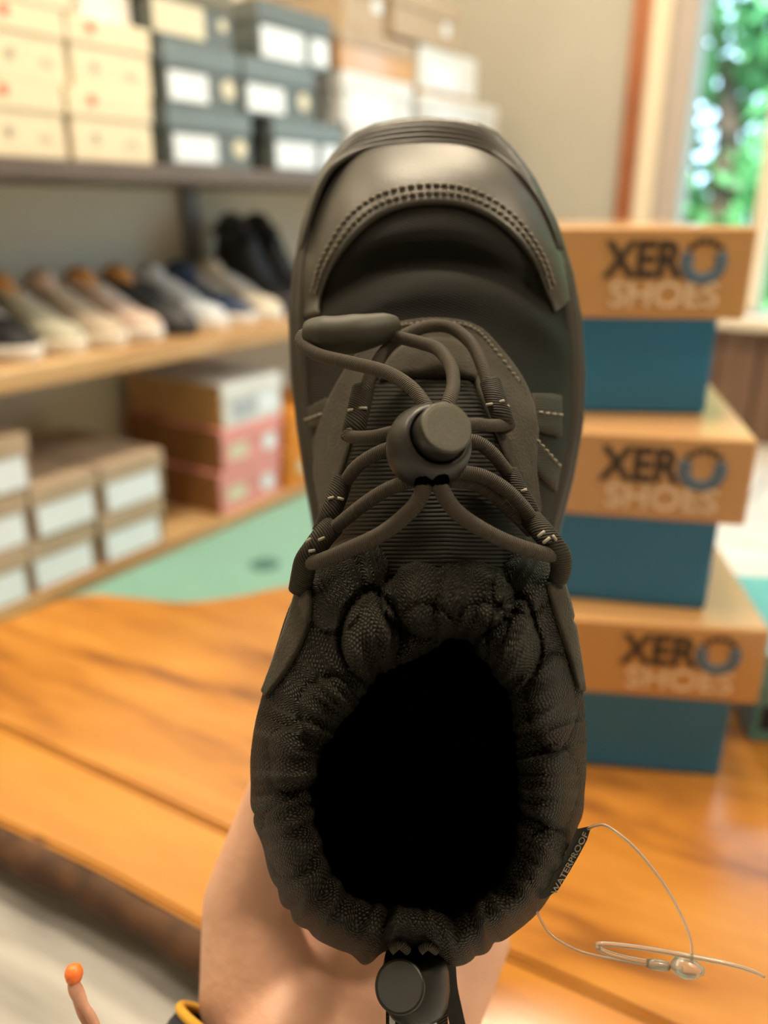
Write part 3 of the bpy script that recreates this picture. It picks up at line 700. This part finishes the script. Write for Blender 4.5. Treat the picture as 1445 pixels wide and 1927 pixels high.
# eyestay
eyOut = [(588, 965), (594, 880), (604, 800), (636, 725), (686, 652), (742, 611), (820, 600), (892, 612), (938, 655), (985, 722), (1008, 800), (1004, 880), (1012, 960)]
eyIn = [(622, 985), (645, 905), (668, 830), (690, 765), (708, 722), (742, 702), (818, 708), (884, 716), (905, 760), (928, 815), (948, 870), (968, 915), (992, 968)]
obj('eyestay', patch(eyOut, eyIn, 80, 20, .0018, .0015), M['suede'], boot, True)
eyT = [(756, 618), (820, 611), (885, 622), (925, 662), (970, 724)]
for k in range(26):
    s = k / 25; p0 = poly_at(dens2(eyT), s); p1 = poly_at(dens2(eyT), min(1, s + .022)); q0, n0 = hit(p0.x, p0.y); q1, n1 = hit(p1.x, p1.y)
    obj('stitch', tube([q0 + n0 * .0012, (q0 + q1) / 2 + n0 * .0021, q1 + n1 * .0012], .0005, 4, 6), M['capthread'], bpy.data.objects['eyestay'], True)
# ribbed tongue and its smooth end
tgL = [(706, 718), (690, 770), (668, 835), (648, 900), (626, 960), (620, 1085)]
tgR = [(886, 716), (906, 765), (930, 820), (950, 875), (975, 930), (1015, 1085)]
obj('tongue', patch(tgL, tgR, 30, 24, .0013, .001), M['rib'], boot, True)
obj('tongue_end', patch([(722, 700), (760, 655), (820, 640), (872, 652), (900, 700)], [(716, 722), (765, 713), (818, 711), (860, 713), (893, 722)], 24, 6, .0030, .001), M['suede'], boot, True)
# side straps of webbing with stitches
def strap(A, B, st=None, off=.0016):
    o = obj('side_strap', patch(A, B, 10, 6, off, .0008), M['webbing'], boot, True)
    if st:
        (x0, y0), (x1, y1) = st; n = max(4, int(math.hypot(x1 - x0, y1 - y0) / 11))
        for k in range(n):
            a = (lerp(x0, x1, (k + .15) / n), lerp(y0, y1, (k + .15) / n)); b = (lerp(x0, x1, (k + .75) / n), lerp(y0, y1, (k + .75) / n))
            q0, n0 = hit(*a); q1, n1 = hit(*b); obj('stitch', tube([q0 + n0 * off, (q0 + q1) / 2 + n0 * (off + .0006), q1 + n1 * off], .00035, 4, 6), M['thread'], o, True)
strap([(998, 742), (1025, 742), (1053, 745)], [(1000, 812), (1025, 816), (1052, 822)], ((1004, 780), (1052, 783)))
strap([(992, 812), (1012, 838), (1050, 880)], [(978, 850), (1002, 885), (1042, 925)], ((1000, 830), (1046, 880)))
strap([(578, 770), (600, 758), (622, 748)], [(580, 805), (602, 800), (620, 795)], ((582, 790), (616, 780)))
strap([(582, 835), (600, 815), (618, 800)], [(590, 900), (606, 868), (622, 840)])
strap([(585, 925), (600, 900), (615, 878)], [(592, 965), (606, 945), (620, 925)])

# ---------------------------------------------------------------- gathered collar
CX, CY = 795.0, 1450.0
inner = [(850, 1190), (895, 1212), (935, 1262), (966, 1312), (975, 1400), (983, 1500), (978, 1580), (958, 1640), (918, 1690), (865, 1722), (790, 1716), (720, 1712), (660, 1692), (612, 1632), (588, 1555), (583, 1480), (600, 1420), (632, 1368), (680, 1302), (715, 1262), (765, 1240), (808, 1222)]
outer = [(830, 985), (905, 1000), (975, 1030), (1035, 1060), (1062, 1110), (1078, 1180), (1092, 1260), (1101, 1340), (1104, 1430), (1098, 1510), (1084, 1580), (1062, 1640), (1030, 1692), (985, 1738), (930, 1778), (892, 1806), (860, 1816), (838, 1810), (815, 1788), (790, 1778), (745, 1782), (718, 1792), (700, 1808), (684, 1812), (662, 1794), (632, 1786), (590, 1764), (548, 1722), (512, 1660), (490, 1590), (474, 1520), (470, 1450), (478, 1370), (498, 1290), (520, 1215), (545, 1140), (580, 1075), (630, 1035), (700, 1005), (765, 990)]
NA = 520
def radial(poly, n=NA):
    pts = dens2_closed(poly, 400); an = sorted((math.atan2(-(p.y - CY), p.x - CX) % (2 * math.pi), math.hypot(p.x - CX, p.y - CY)) for p in pts)
    an = [(an[-1][0] - 2 * math.pi, an[-1][1])] + an + [(an[0][0] + 2 * math.pi, an[0][1])]
    return [interp(an, 2 * math.pi * i / n) for i in range(n)]
def dens2_closed(l, n): return [Vector((p.x, p.y)) for p in catmull([Vector((a, b, 0)) for a, b in l], n, True)]
rI = radial(inner); rO = radial(outer)
for i in range(NA):                                  # scalloped gathers round the heel side
    a = 2 * math.pi * i / NA; n_ = noise.noise(Vector((math.cos(a) * 3, math.sin(a) * 3, 9.1)))
    rO[i] += max(0, min(1, .25 - math.sin(a) * 1.1)) * (9 * abs(math.sin(a * 12 + 4 * n_)) ** .8 - 5)
def front(a): return max(0, math.sin(a))          # 1 at the tongue side, 0 at sides, heel
puffs = [(842, 1122, 122, 82, .0105), (698, 1200, 52, 84, .0105), (802, 1185, 50, 44, .0030), (968, 1215, 46, 84, .0070), (905, 1185, 44, 50, .0035), (625, 1110, 60, 80, .0026), (985, 1100, 60, 56, .0026), (622, 1335, 60, 60, .0032), (1040, 1320, 46, 90, .0024), (565, 1430, 60, 70, .0022), (1045, 1480, 40, 80, .0020), (545, 1580, 50, 70, .0022), (1035, 1620, 45, 60, .0020)]
loops = []; uvs = []
prof_t = []
NR = 46
def collar_pt(i, t):
    """t: 0 deep inside .. .35 inner edge .. .55 rim top .. 1 outer edge .. 2 sole"""
    a = 2 * math.pi * i / NA; ca, sa = math.cos(a), math.sin(a); f = front(a)
    ri, ro = rI[i], rO[i]
    db = -.002 * sa                                          # tongue side a little nearer
    if t <= .35:
        k = t / .35; r = lerp(ri * (.62 + .1 * (1 - f)), ri * 1.0, k ** .6); d = lerp(.2835, .214 + db, k ** 1.3)
        if k < .85: r *= 1.0 + .10 * math.sin(math.pi * k / .85) * (.5 + .5 * max(0, -sa) )
    elif t <= 1:
        k = (t - .35) / .65; r = lerp(ri, ro, k)
        prof = math.sin(math.pi * min(1, k * 1.0)) ** .8 if f < .3 else math.sin(math.pi * k ** .75) ** .8
        base = lerp(.214 + db, lerp(.224, .2235, f), k)
        d = base - lerp(.011, .0105, f) * prof
    else:
        k = t - 1; rs = lerp(ro, ro * .93, k); r = rs; d = .224 + k * .09
    px, py = CX + ca * r, CY - sa * r
    if t > 1:                                                # shaft narrows to the heel of the sole
        k = t - 1
        q = Vector((px, py, d)); u_, v_ = (px - 722.5) / FPX * .224, (963.5 - py) / FPX * .224
        uL, uR = sil(max(VH + .003, min(.05, v_)))
        hu = (795 - 722.5) / FPX * .224
        tu = lerp(-.022, .058, .5 + .5 * ca) if True else 0; tv = lerp(VH + .004, .0, .5 + .5 * sa)
        kk = k * k * (3 - 2 * k)
        bulge = .004 * math.sin(math.pi * k)
        u_ = lerp(u_, (tu), kk) + ca * bulge; v_ = lerp(v_, tv, kk) + sa * bulge
        return Q(u_, v_, d)
    # gathers and puffs
    n1 = noise.noise(Vector((ca * 3.2, sa * 3.2, 1.7))); n2 = noise.noise(Vector((ca * 9, sa * 9, t * 1.5))); n3 = noise.noise(Vector((ca * 17, sa * 17, t * 2 + 5)))
    env = math.exp(-((t - .42) / .22) ** 2)
    if t > .42: env = max(env, max(0, min(1, .1 - sa * 1.1)) * (.75 if t < .75 else .75 * max(0, (1 - t) / .25)))
    pleat = (abs(math.sin(a * 13 + 3 * n1 + 1.2 * math.sin(a * 3))) ** .7 - .6) 
    amp = lerp(.0020, .0010, f)
    d -= env * (amp * 1.3 * pleat + .0030 * n2 + .0016 * n3) + (.0012 * n2 + .0008 * n3) * (1 if t > .35 else .4)
    rr = env * (6 * n2 + 9 * pleat * (1 - .5 * f) + 6 * n3)
    px += ca * rr * -1; py -= sa * rr * -1
    if t >= .33:
        for (x, y, a_, b_, h_) in puffs:
            e = 1 - ((px - x + 8 * n2) / a_) ** 2 - ((py - y + 8 * n3) / b_) ** 2
            kf = min(1, (t - .33) / .06) * min(1, max(0, (1 - t)) / .12 + .1)
            if e > 0: d -= h_ * (e ** .5) * kf
            elif e > -.55: d += h_ * .38 * kf * (1 + e / .55) ** 1.5
    return P(px, py, d)
ts = [0, .04, .09, .15, .21, .26, .30, .33, .35] + [.35 + .65 * k / 54 for k in range(1, 55)] + [1 + .05 * k for k in range(1, 21)]
grid = [[collar_pt(i, t) for i in range(NA)] for t in ts]
def sub_loft(i0, i1, ucount, vper):
    vs = []; uv = []; fs = []
    acc = [0.0] * (NA + 1)
    for r in range(i0, i1 + 1):
        for i in range(NA + 1):
            p = grid[r][i % NA]
            if r > i0: acc[i] += (p - grid[r - 1][i % NA]).length
            vs.append(p); uv.append((i / NA * ucount, acc[i] * vper))
    for r in range(i1 - i0):
        for i in range(NA): b = r * (NA + 1) + i; fs.append((b, b + NA + 1, b + NA + 2, b + 1))
    return mesh(vs, fs, uv), vs, fs
iI = ts.index(.35)
me, cvs, cfs = sub_loft(iI - 2, len(ts) - 1, 236, 860)
bm = bmesh.new(); bm.from_mesh(me)
bmesh.ops.recalc_face_normals(bm, faces=bm.faces[:]); bm.to_mesh(me); bm.free()
collar = obj('gathered_collar', me, M['weave'], boot, True)
BC = BVHTree.FromPolygons(cvs, cfs)
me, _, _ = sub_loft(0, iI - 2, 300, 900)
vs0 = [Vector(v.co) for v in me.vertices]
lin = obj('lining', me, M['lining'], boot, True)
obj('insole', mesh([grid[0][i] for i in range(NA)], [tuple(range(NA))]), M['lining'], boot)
# leather side wings and flaps on the collar
obj('ankle_flap', patch([(560, 1108), (548, 1150), (530, 1205), (512, 1255), (496, 1300)], [(586, 1112), (586, 1165), (568, 1215), (540, 1265), (503, 1312)], 24, 10, .0014, .0012, BC), M['suede'], boot, True)
obj('ankle_flap', patch([(1026, 1098), (1040, 1150), (1058, 1205), (1072, 1250), (1084, 1296)], [(1064, 1092), (1080, 1150), (1088, 1205), (1094, 1255), (1099, 1302)], 24, 10, .0014, .0012, BC), M['suede'], boot, True)
# heel counter behind
# ---------------------------------------------------------------- lacing
lace = obj('elastic_lace', tube([P(806, 886, .1948), P(800, 905, .1955), P(795, 925, .1968), P(775, 958, .1985), P(722, 1002, .2015), (P(660, 1032, .205)), P(605, 1055, .2085), P(582, 1058, .213)], .00205, 60, 14), M['cord'], boot, True)
def cordseg(pts, r=.0019): return obj('lace_run', tube([P(*p) for p in pts], r, 50, 12), M['cord'], lace, True)
cordseg([(821, 886, .1948), (825, 905, .1955), (832, 925, .1968), (858, 962, .1985), (905, 995, .2015), (960, 1022, .205), (1015, 1040, .2085), (1048, 1046, .213)], .00205)
cordseg([(612, 1010, .2185), (640, 985, .2145), (690, 945, .2105), (735, 918, .208), (775, 905, .206)])
cordseg([(645, 915, .222), (668, 882, .2175), (700, 858, .2145), (740, 842, .212), (790, 838, .211)])
cordseg([(655, 812, .2265), (662, 822, .2255), (700, 822, .221), (745, 813, .2165), (790, 812, .213)])
cordseg([(1005, 985, .217), (985, 955, .214), (950, 920, .2115), (905, 895, .2095), (860, 888, .2075)])
cordseg([(1000, 1000, .2205), (965, 965, .217), (920, 925, .2135), (880, 908, .211), (845, 905, .209)])
cordseg([(968, 905, .222), (948, 880, .2185), (925, 852, .2155), (895, 832, .2135), (850, 828, .212)])
cordseg([(958, 798, .228), (945, 800, .2265), (920, 801, .222), (890, 799, .2175), (850, 806, .213)])
cordseg([(682, 745, .2315), (690, 725, .231), (706, 688, .2325), (740, 645, .236), (795, 617, .2385), (845, 616, .2385), (885, 645, .2355), (908, 690, .232), (922, 735, .2295)])
cordseg([(836, 790, .2045), (845, 755, .206), (853, 725, .211), (848, 690, .217), (825, 658, .224), (790, 645, .229), (755, 636, .2325), (735, 628, .2345)])
cordseg([(815, 790, .2045), (800, 762, .206), (772, 728, .2085), (725, 700, .213), (660, 683, .219), (600, 668, .2245), (570, 648, .228), (570, 632, .230), (590, 626, .2315)])
obj('lace_pull', tube([P(574, 630, .2305), P(590, 630, .2300), P(630, 632, .2295), P(680, 626, .2305), P(725, 616, .2335), P(748, 611, .2355)], lambda t: interp([(0, .0028), (.06, .0038), (.3, .0056), (.55, .0056), (.8, .0042), (.95, .0028), (1, .0016)], t), 40, 20), M['pull'], lace, True)
# keepers of webbing the lace runs through
def keeper(pts, wpx, d, st=None):
    o = obj('lace_keeper', tube([P(*p) for p in pts], wpx / 2 / FPX * d, 16, 14, ry=.0022), M['webbing'], boot, True)
    for (x0, y0), (x1, y1), dd in (st or ()):
        obj('stitch', tube([P(x0, y0, dd), P((x0 + x1) / 2, (y0 + y1) / 2, dd - .0004), P(x1, y1, dd)], .00045, 4, 6), M['thread'], o, True)
keeper([(922, 718, .2305), (932, 750, .2275), (945, 785, .2265), (952, 806, .229)], 40, .228, [((915, 762), (926, 760), .2254), ((938, 757), (948, 754), .2254), ((951, 762), (957, 765), .226)])
keeper([(684, 730, .232), (676, 765, .2285), (668, 800, .227), (662, 828, .229)], 44, .228, [((655, 772), (664, 771), .2262), ((676, 768), (690, 768), .2262)])
keeper([(958, 888, .2205), (972, 915, .2185), (992, 950, .2175), (1008, 985, .2195)], 34, .219, [((980, 925), (990, 921), .2162)])
keeper([(645, 902, .2215), (636, 930, .2195), (622, 965, .2185), (606, 1002, .220)], 40, .22, [((618, 938), (627, 936), .2172), ((636, 937), (646, 940), .2172)])
keeper([(1000, 978, .2165), (1018, 998, .2125), (1038, 1022, .2110), (1052, 1044, .2120), (1056, 1066, .2145), (1050, 1092, .2185)], 44, .212, [((1012, 1010), (1024, 1000), .2088), ((1022, 1022), (1034, 1012), .2084), ((1040, 1008), (1046, 1016), .2088)])
keeper([(626, 990, .2175), (608, 1010, .2135), (590, 1035, .2120), (576, 1056, .2130), (570, 1080, .2155), (564, 1112, .2195)], 46, .212, [((576, 1019), (584, 1014), .2098), ((582, 1037), (592, 1036), .2090), ((600, 1016), (610, 1012), .2100)])
# cord lock
bc = P(805, 842, .2)
axis = (P(843, 800, .1865) - bc).normalized()
tg = obj('cord_lock', lathe([(.0004, -.0108), (.004, -.0102), (.0072, -.0080), (.0095, -.0050), (.0106, -.0012), (.0107, .0014), (.0100, .0045), (.0086, .0072), (.0076, .0080), (.0072, .0079), (.0070, .0066)], axis, bc, 48), M['plastic'], boot, True)
bt = obj('push_button', lathe([(.0066, .003), (.0066, .0128), (.0063, .0136), (.0057, .0139)], axis, bc, 48), M['plastic'], tg, True)
obj('button_face', lathe([(.0062, .0137), (.0060, .01395), (.0050, .0141)], axis, bc, 48), M['buttontop'], bt)
for px in (800, 824):
    obj('cord_hole', tube([P(px + 1, 882, .1948), P(px, 893, .1953), P(px - 1, 902, .1972)], .0031, 6, 14), M['lining'], tg, True)
# rear cord lock and webbing pull at the heel
rc = P(782, 1850, .2225); ax2 = UV
rear = obj('rear_cord_lock', lathe([(.0050, -.0078), (.0078, -.0074), (.0089, -.0055), (.0095, -.002), (.0095, .0025), (.0088, .0056), (.0082, .0078), (.006, .0082)], (UV * .98 - RV * .05).normalized(), rc, 40), M['plastic'], boot, True)
a2 = (P(752, 1856, .2045) - P(757, 1856, .214)).normalized(); q = P(755, 1856, .2155)
b2_ = obj('push_button', lathe([(.0066, -.006), (.0066, .0062), (.0062, .0066)], a2, q, 40), M['plastic'], rear, True)
obj('button_face', lathe([(.0060, .0064), (.0058, .0069)], a2, q, 40), M['buttongrey'], b2_)
def ribbon(pts, hw_, th, n=24, side=None):
    c = catmull([P(*p) for p in pts], n); vs = []; fs = []; uv = []; L_ = 0
    for i, p in enumerate(c):
        t = (c[min(i + 1, n)] - c[max(i - 1, 0)]).normalized(); b = (side or RV); b = (b - t * b.dot(t)).normalized(); nn = t.cross(b)
        if i: L_ += (p - c[i - 1]).length
        for sx, sn in ((-1, -1), (1, -1), (1, 1), (-1, 1)): vs.append(p + b * sx * hw_ + nn * sn * th / 2); uv.append((sx * .5, L_))
    for i in range(n):
        for j in range(4): fs.append((i * 4 + j, i * 4 + (j + 1) % 4, i * 4 + 4 + (j + 1) % 4, i * 4 + 4 + j))
    fs.append((3, 2, 1, 0)); fs.append((n * 4, n * 4 + 1, n * 4 + 2, n * 4 + 3)); return mesh(vs, fs, uv)
rl = obj('heel_pull', ribbon([(782, 1780, .228), (783, 1840, .231), (784, 1915, .222), (786, 1990, .218)], .0086, .0016), M['webbing'], boot)
for px in (736, 763, 810):
    obj('pale_stripe', ribbon([(px + 2, 1905, .2215), (px + 2, 1930, .2195), (px + 3, 1985, .2165)], .0008 if px != 810 else .0014, .0008, 8), M['paper'], rl)
obj('heel_strap', ribbon([(842, 1800, .226), (846, 1855, .226), (856, 1905, .225), (868, 1960, .224)], .0022, .0016), M['tabmat'], boot)
for s_ in (-1, 1):
    pass
obj('shock_cord', tube([P(735, 1790, .213), P(752, 1778, .2135), P(768, 1790, .214)], .0012, 14, 8), M['cord'], rear, True)
obj('shock_cord', tube([P(790, 1790, .213), P(805, 1780, .2135), P(822, 1790, .214)], .0012, 14, 8), M['cord'], rear, True)
# waterproof tab
tv = [P(1094, 1556, .2225), P(1112, 1554, .2160), P(1098, 1592, .2160), P(1072, 1640, .2160), P(1050, 1676, .2165), P(1030, 1690, .2180), P(1012, 1690, .2225), P(1050, 1640, .2225), P(1075, 1595, .2225)]
tp = [(1085, 1560), (1113, 1554), (1104, 1582), (1088, 1612), (1070, 1643), (1050, 1675), (1026, 1691), (1014, 1692), (1024, 1672), (1045, 1640), (1062, 1610), (1076, 1582)]
vs = [P(x, y, .2165) for x, y in tp] + [P(x, y, .2180) for x, y in tp]; n = len(tp)
fs = [tuple(range(n)), tuple(reversed(range(n, 2 * n)))] + [(i, n + i, n + (i + 1) % n, (i + 1) % n) for i in range(n)]
me = mesh(vs, fs); bm = bmesh.new(); bm.from_mesh(me); bmesh.ops.recalc_face_normals(bm, faces=bm.faces[:]); bm.to_mesh(me); bm.free()
tab = obj('side_tab', me, M['tabmat'], boot)
tx = text_mesh('WATERPROOF', .0022, .00012, .00002)
a0 = P(1046, 1684, .2163); a1 = P(1107, 1570, .2163); ex = (a1 - a0); L_ = ex.length; ex.normalize(); ez = -FV; ez = (ez - ex * ez.dot(ex)).normalized(); ey = ez.cross(ex)
wx = max(v.co.x for v in tx.vertices); tx.transform(Matrix.Diagonal((L_ / wx, 1, 1, 1)))
Rm = Matrix((ex, ey, ez)).transposed().to_4x4(); tx.transform(Matrix.Translation(a0) @ Rm)
obj('lettering', tx, M['tabtext'], tab)

# ================================================================== hand and sleeve
person = thing('person', 'hand of a person in navy yellow-trimmed sleeve holding the boot heel', 'person', P(640, 1800, .33))
def balls(chain, n=9):
    out = []
    for (p0, r0), (p1, r1) in zip(chain, chain[1:]):
        for k in range(n + 1): out.append((p0.lerp(p1, k / n), lerp(r0, r1, k / n)))
    return out
def PP(px, py, d, r): return (P(px, py, d), r)
sp = []
AD = (RV * -.42 - UV * .78 - FV * .46).normalized(); A1 = (RV - AD * RV.dot(AD)).normalized(); A2 = AD.cross(A1)
W0 = Q(-.022, -.186, .274)                                        # wrist; the forearm runs back along AD
for s_ in (-1, 1):
    sp += balls([(W0 + A1 * .011 * s_, .0235), (W0 + AD * .05 + A1 * .010 * s_, .024), (W0 + AD * .24 + A1 * .013 * s_, .031)], 14)
sp += balls([PP(600, 1990, .275, .022), PP(490, 1870, .287, .0225), PP(464, 1700, .289, .0165), PP(512, 1520, .284, .0118), PP(556, 1395, .279, .0105), PP(580, 1330, .277, .0085)])  # thumb
sp += balls([PP(620, 1990, .275, .020), PP(560, 1850, .303, .0185), PP(590, 1690, .335, .0150), PP(600, 1545, .356, .0110), PP(612, 1400, .358, .0090), PP(622, 1290, .358, .0082), PP(628, 1215, .356, .0070)])
sp += balls([PP(660, 1990, .275, .020), PP(655, 1870, .303, .0175), PP(690, 1690, .338, .0145), PP(695, 1540, .357, .0108), PP(702, 1375, .359, .0092), PP(706, 1250, .359, .0084), PP(708, 1165, .357, .0070)])
sp += balls([PP(690, 1990, .277, .020), PP(745, 1870, .303, .0175), PP(785, 1690, .338, .0145), PP(790, 1540, .357, .0105), PP(796, 1385, .359, .0090), PP(800, 1265, .359, .0082), PP(802, 1190, .357, .0068)])
sp += balls([PP(700, 1990, .277, .021), PP(815, 1880, .296, .0200), PP(878, 1760, .310, .0175), PP(880, 1620, .340, .0125), PP(882, 1520, .357, .0090), PP(890, 1410, .358, .0078), PP(894, 1330, .357, .0062)])
sp += balls([PP(500, 1860, .295, .019), PP(640, 1880, .300, .018), PP(820, 1870, .300, .019)])
bm = bmesh.new()
for c, r in sp:
    bmesh.ops.create_icosphere(bm, subdivisions=2, radius=r, matrix=Matrix.Translation(c))
me = bpy.data.meshes.new('m'); bm.to_mesh(me); bm.free()
hand = obj('hand', me, M['skin'], person)
md = hand.modifiers.new('remesh', 'REMESH'); md.mode = 'VOXEL'; md.voxel_size = .0018; md.use_smooth_shade = True
md = hand.modifiers.new('smooth', 'SMOOTH'); md.factor = .5; md.iterations = 14
# sleeve cuff
CC = Q(-.030, -.194, .274)
def ring(k, r1, r2, n=48):
    c = CC + AD * k; return [c + A1 * math.cos(2 * math.pi * i / n) * r1 + A2 * math.sin(2 * math.pi * i / n) * r2 for i in range(n)]
sl = [ring(0, .0470, .038), ring(.004, .0482, .0392), ring(.03, .0495, .041), ring(.12, .052, .045), ring(.255, .055, .049)]
sli = [ring(.255, .053, .047), ring(.03, .0475, .039), ring(0, .0455, .0365)]
obj('sleeve', loft(sl + sli), M['navy'], person, True)
obj('cuff_trim', tube(ring(-.001, .0468, .0378), .0017, 96, 10, closed=True), M['yellow'], person, True)
# ================================================================== plastic tag loop, cord with bead
tagl = thing('tag_fastener', 'clear plastic tag fastener looped through the tab on the boot side', 'tag', P(1292, 1822, .215))
def fil(pts, r, nm='filament'): return obj(nm, tube([P(*p) for p in pts], r, 50, 8), M['clear'], tagl, True)
fil([(1106, 1560, .216), (1122, 1553, .214), (1145, 1556, .212), (1195, 1596, .210), (1248, 1662, .209), (1283, 1725, .209), (1301, 1775, .210), (1300, 1812, .211)], .00040)
fil([(1004, 1690, .222), (1012, 1720, .221), (1035, 1757, .219), (1075, 1783, .217), (1120, 1798, .215), (1190, 1811, .213), (1240, 1818, .212), (1285, 1822, .211)], .00036)
fil([(1128, 1786, .2135), (1122, 1779, .213), (1135, 1776, .2125), (1200, 1783, .2115), (1290, 1798, .2105), (1370, 1814, .210), (1415, 1827, .210), (1438, 1838, .210)], lambda t: .0004 + .0003 * math.sin(math.pi * t))
fil([(1125, 1784, .2135), (1150, 1796, .213), (1200, 1808, .2125), (1255, 1816, .212)], .0008, 'locking_tail')
obj('lock', lathe([(.001, -.004), (.0022, -.003), (.0028, -.0008), (.0028, .0012), (.0018, .003), (.0010, .0045)], (RV * .95 - UV * .2).normalized(), P(1292, 1821, .211), 16), M['clear'], tagl, True)
obj('lock_collar', lathe([(.0010, -.003), (.0014, -.0015), (.0014, .0015), (.0010, .003)], (RV * .97 - UV * .15).normalized(), P(1238, 1816, .212), 12), M['clear'], tagl, True)
dr = thing('beaded_cord', 'peach doubled cord with orange bead end at lower left', 'cord', P(230, 2080, .205))
obj('strand', tube([P(137, 1846, .2), P(144, 1866, .2), P(158, 1893, .2), P(182, 1936, .201), P(230, 2080, .205)], lambda t: .0012 + .0006 * math.sin(math.pi * min(1, t * 2)), 40, 10), M['peach'], dr, True)
obj('strand', tube([P(139, 1848, .201), P(142, 1872, .2015), P(152, 1905, .202), P(172, 1950, .203), P(216, 2085, .206)], .0010, 40, 10), M['peach'], dr, True)
obj('bead', lathe([(.0008, -.0022), (.0018, -.0017), (.0022, -.0004), (.0022, .0006), (.0017, .0018), (.0007, .0023)], UV, P(139, 1832, .2), 24), M['bead'], dr, True)
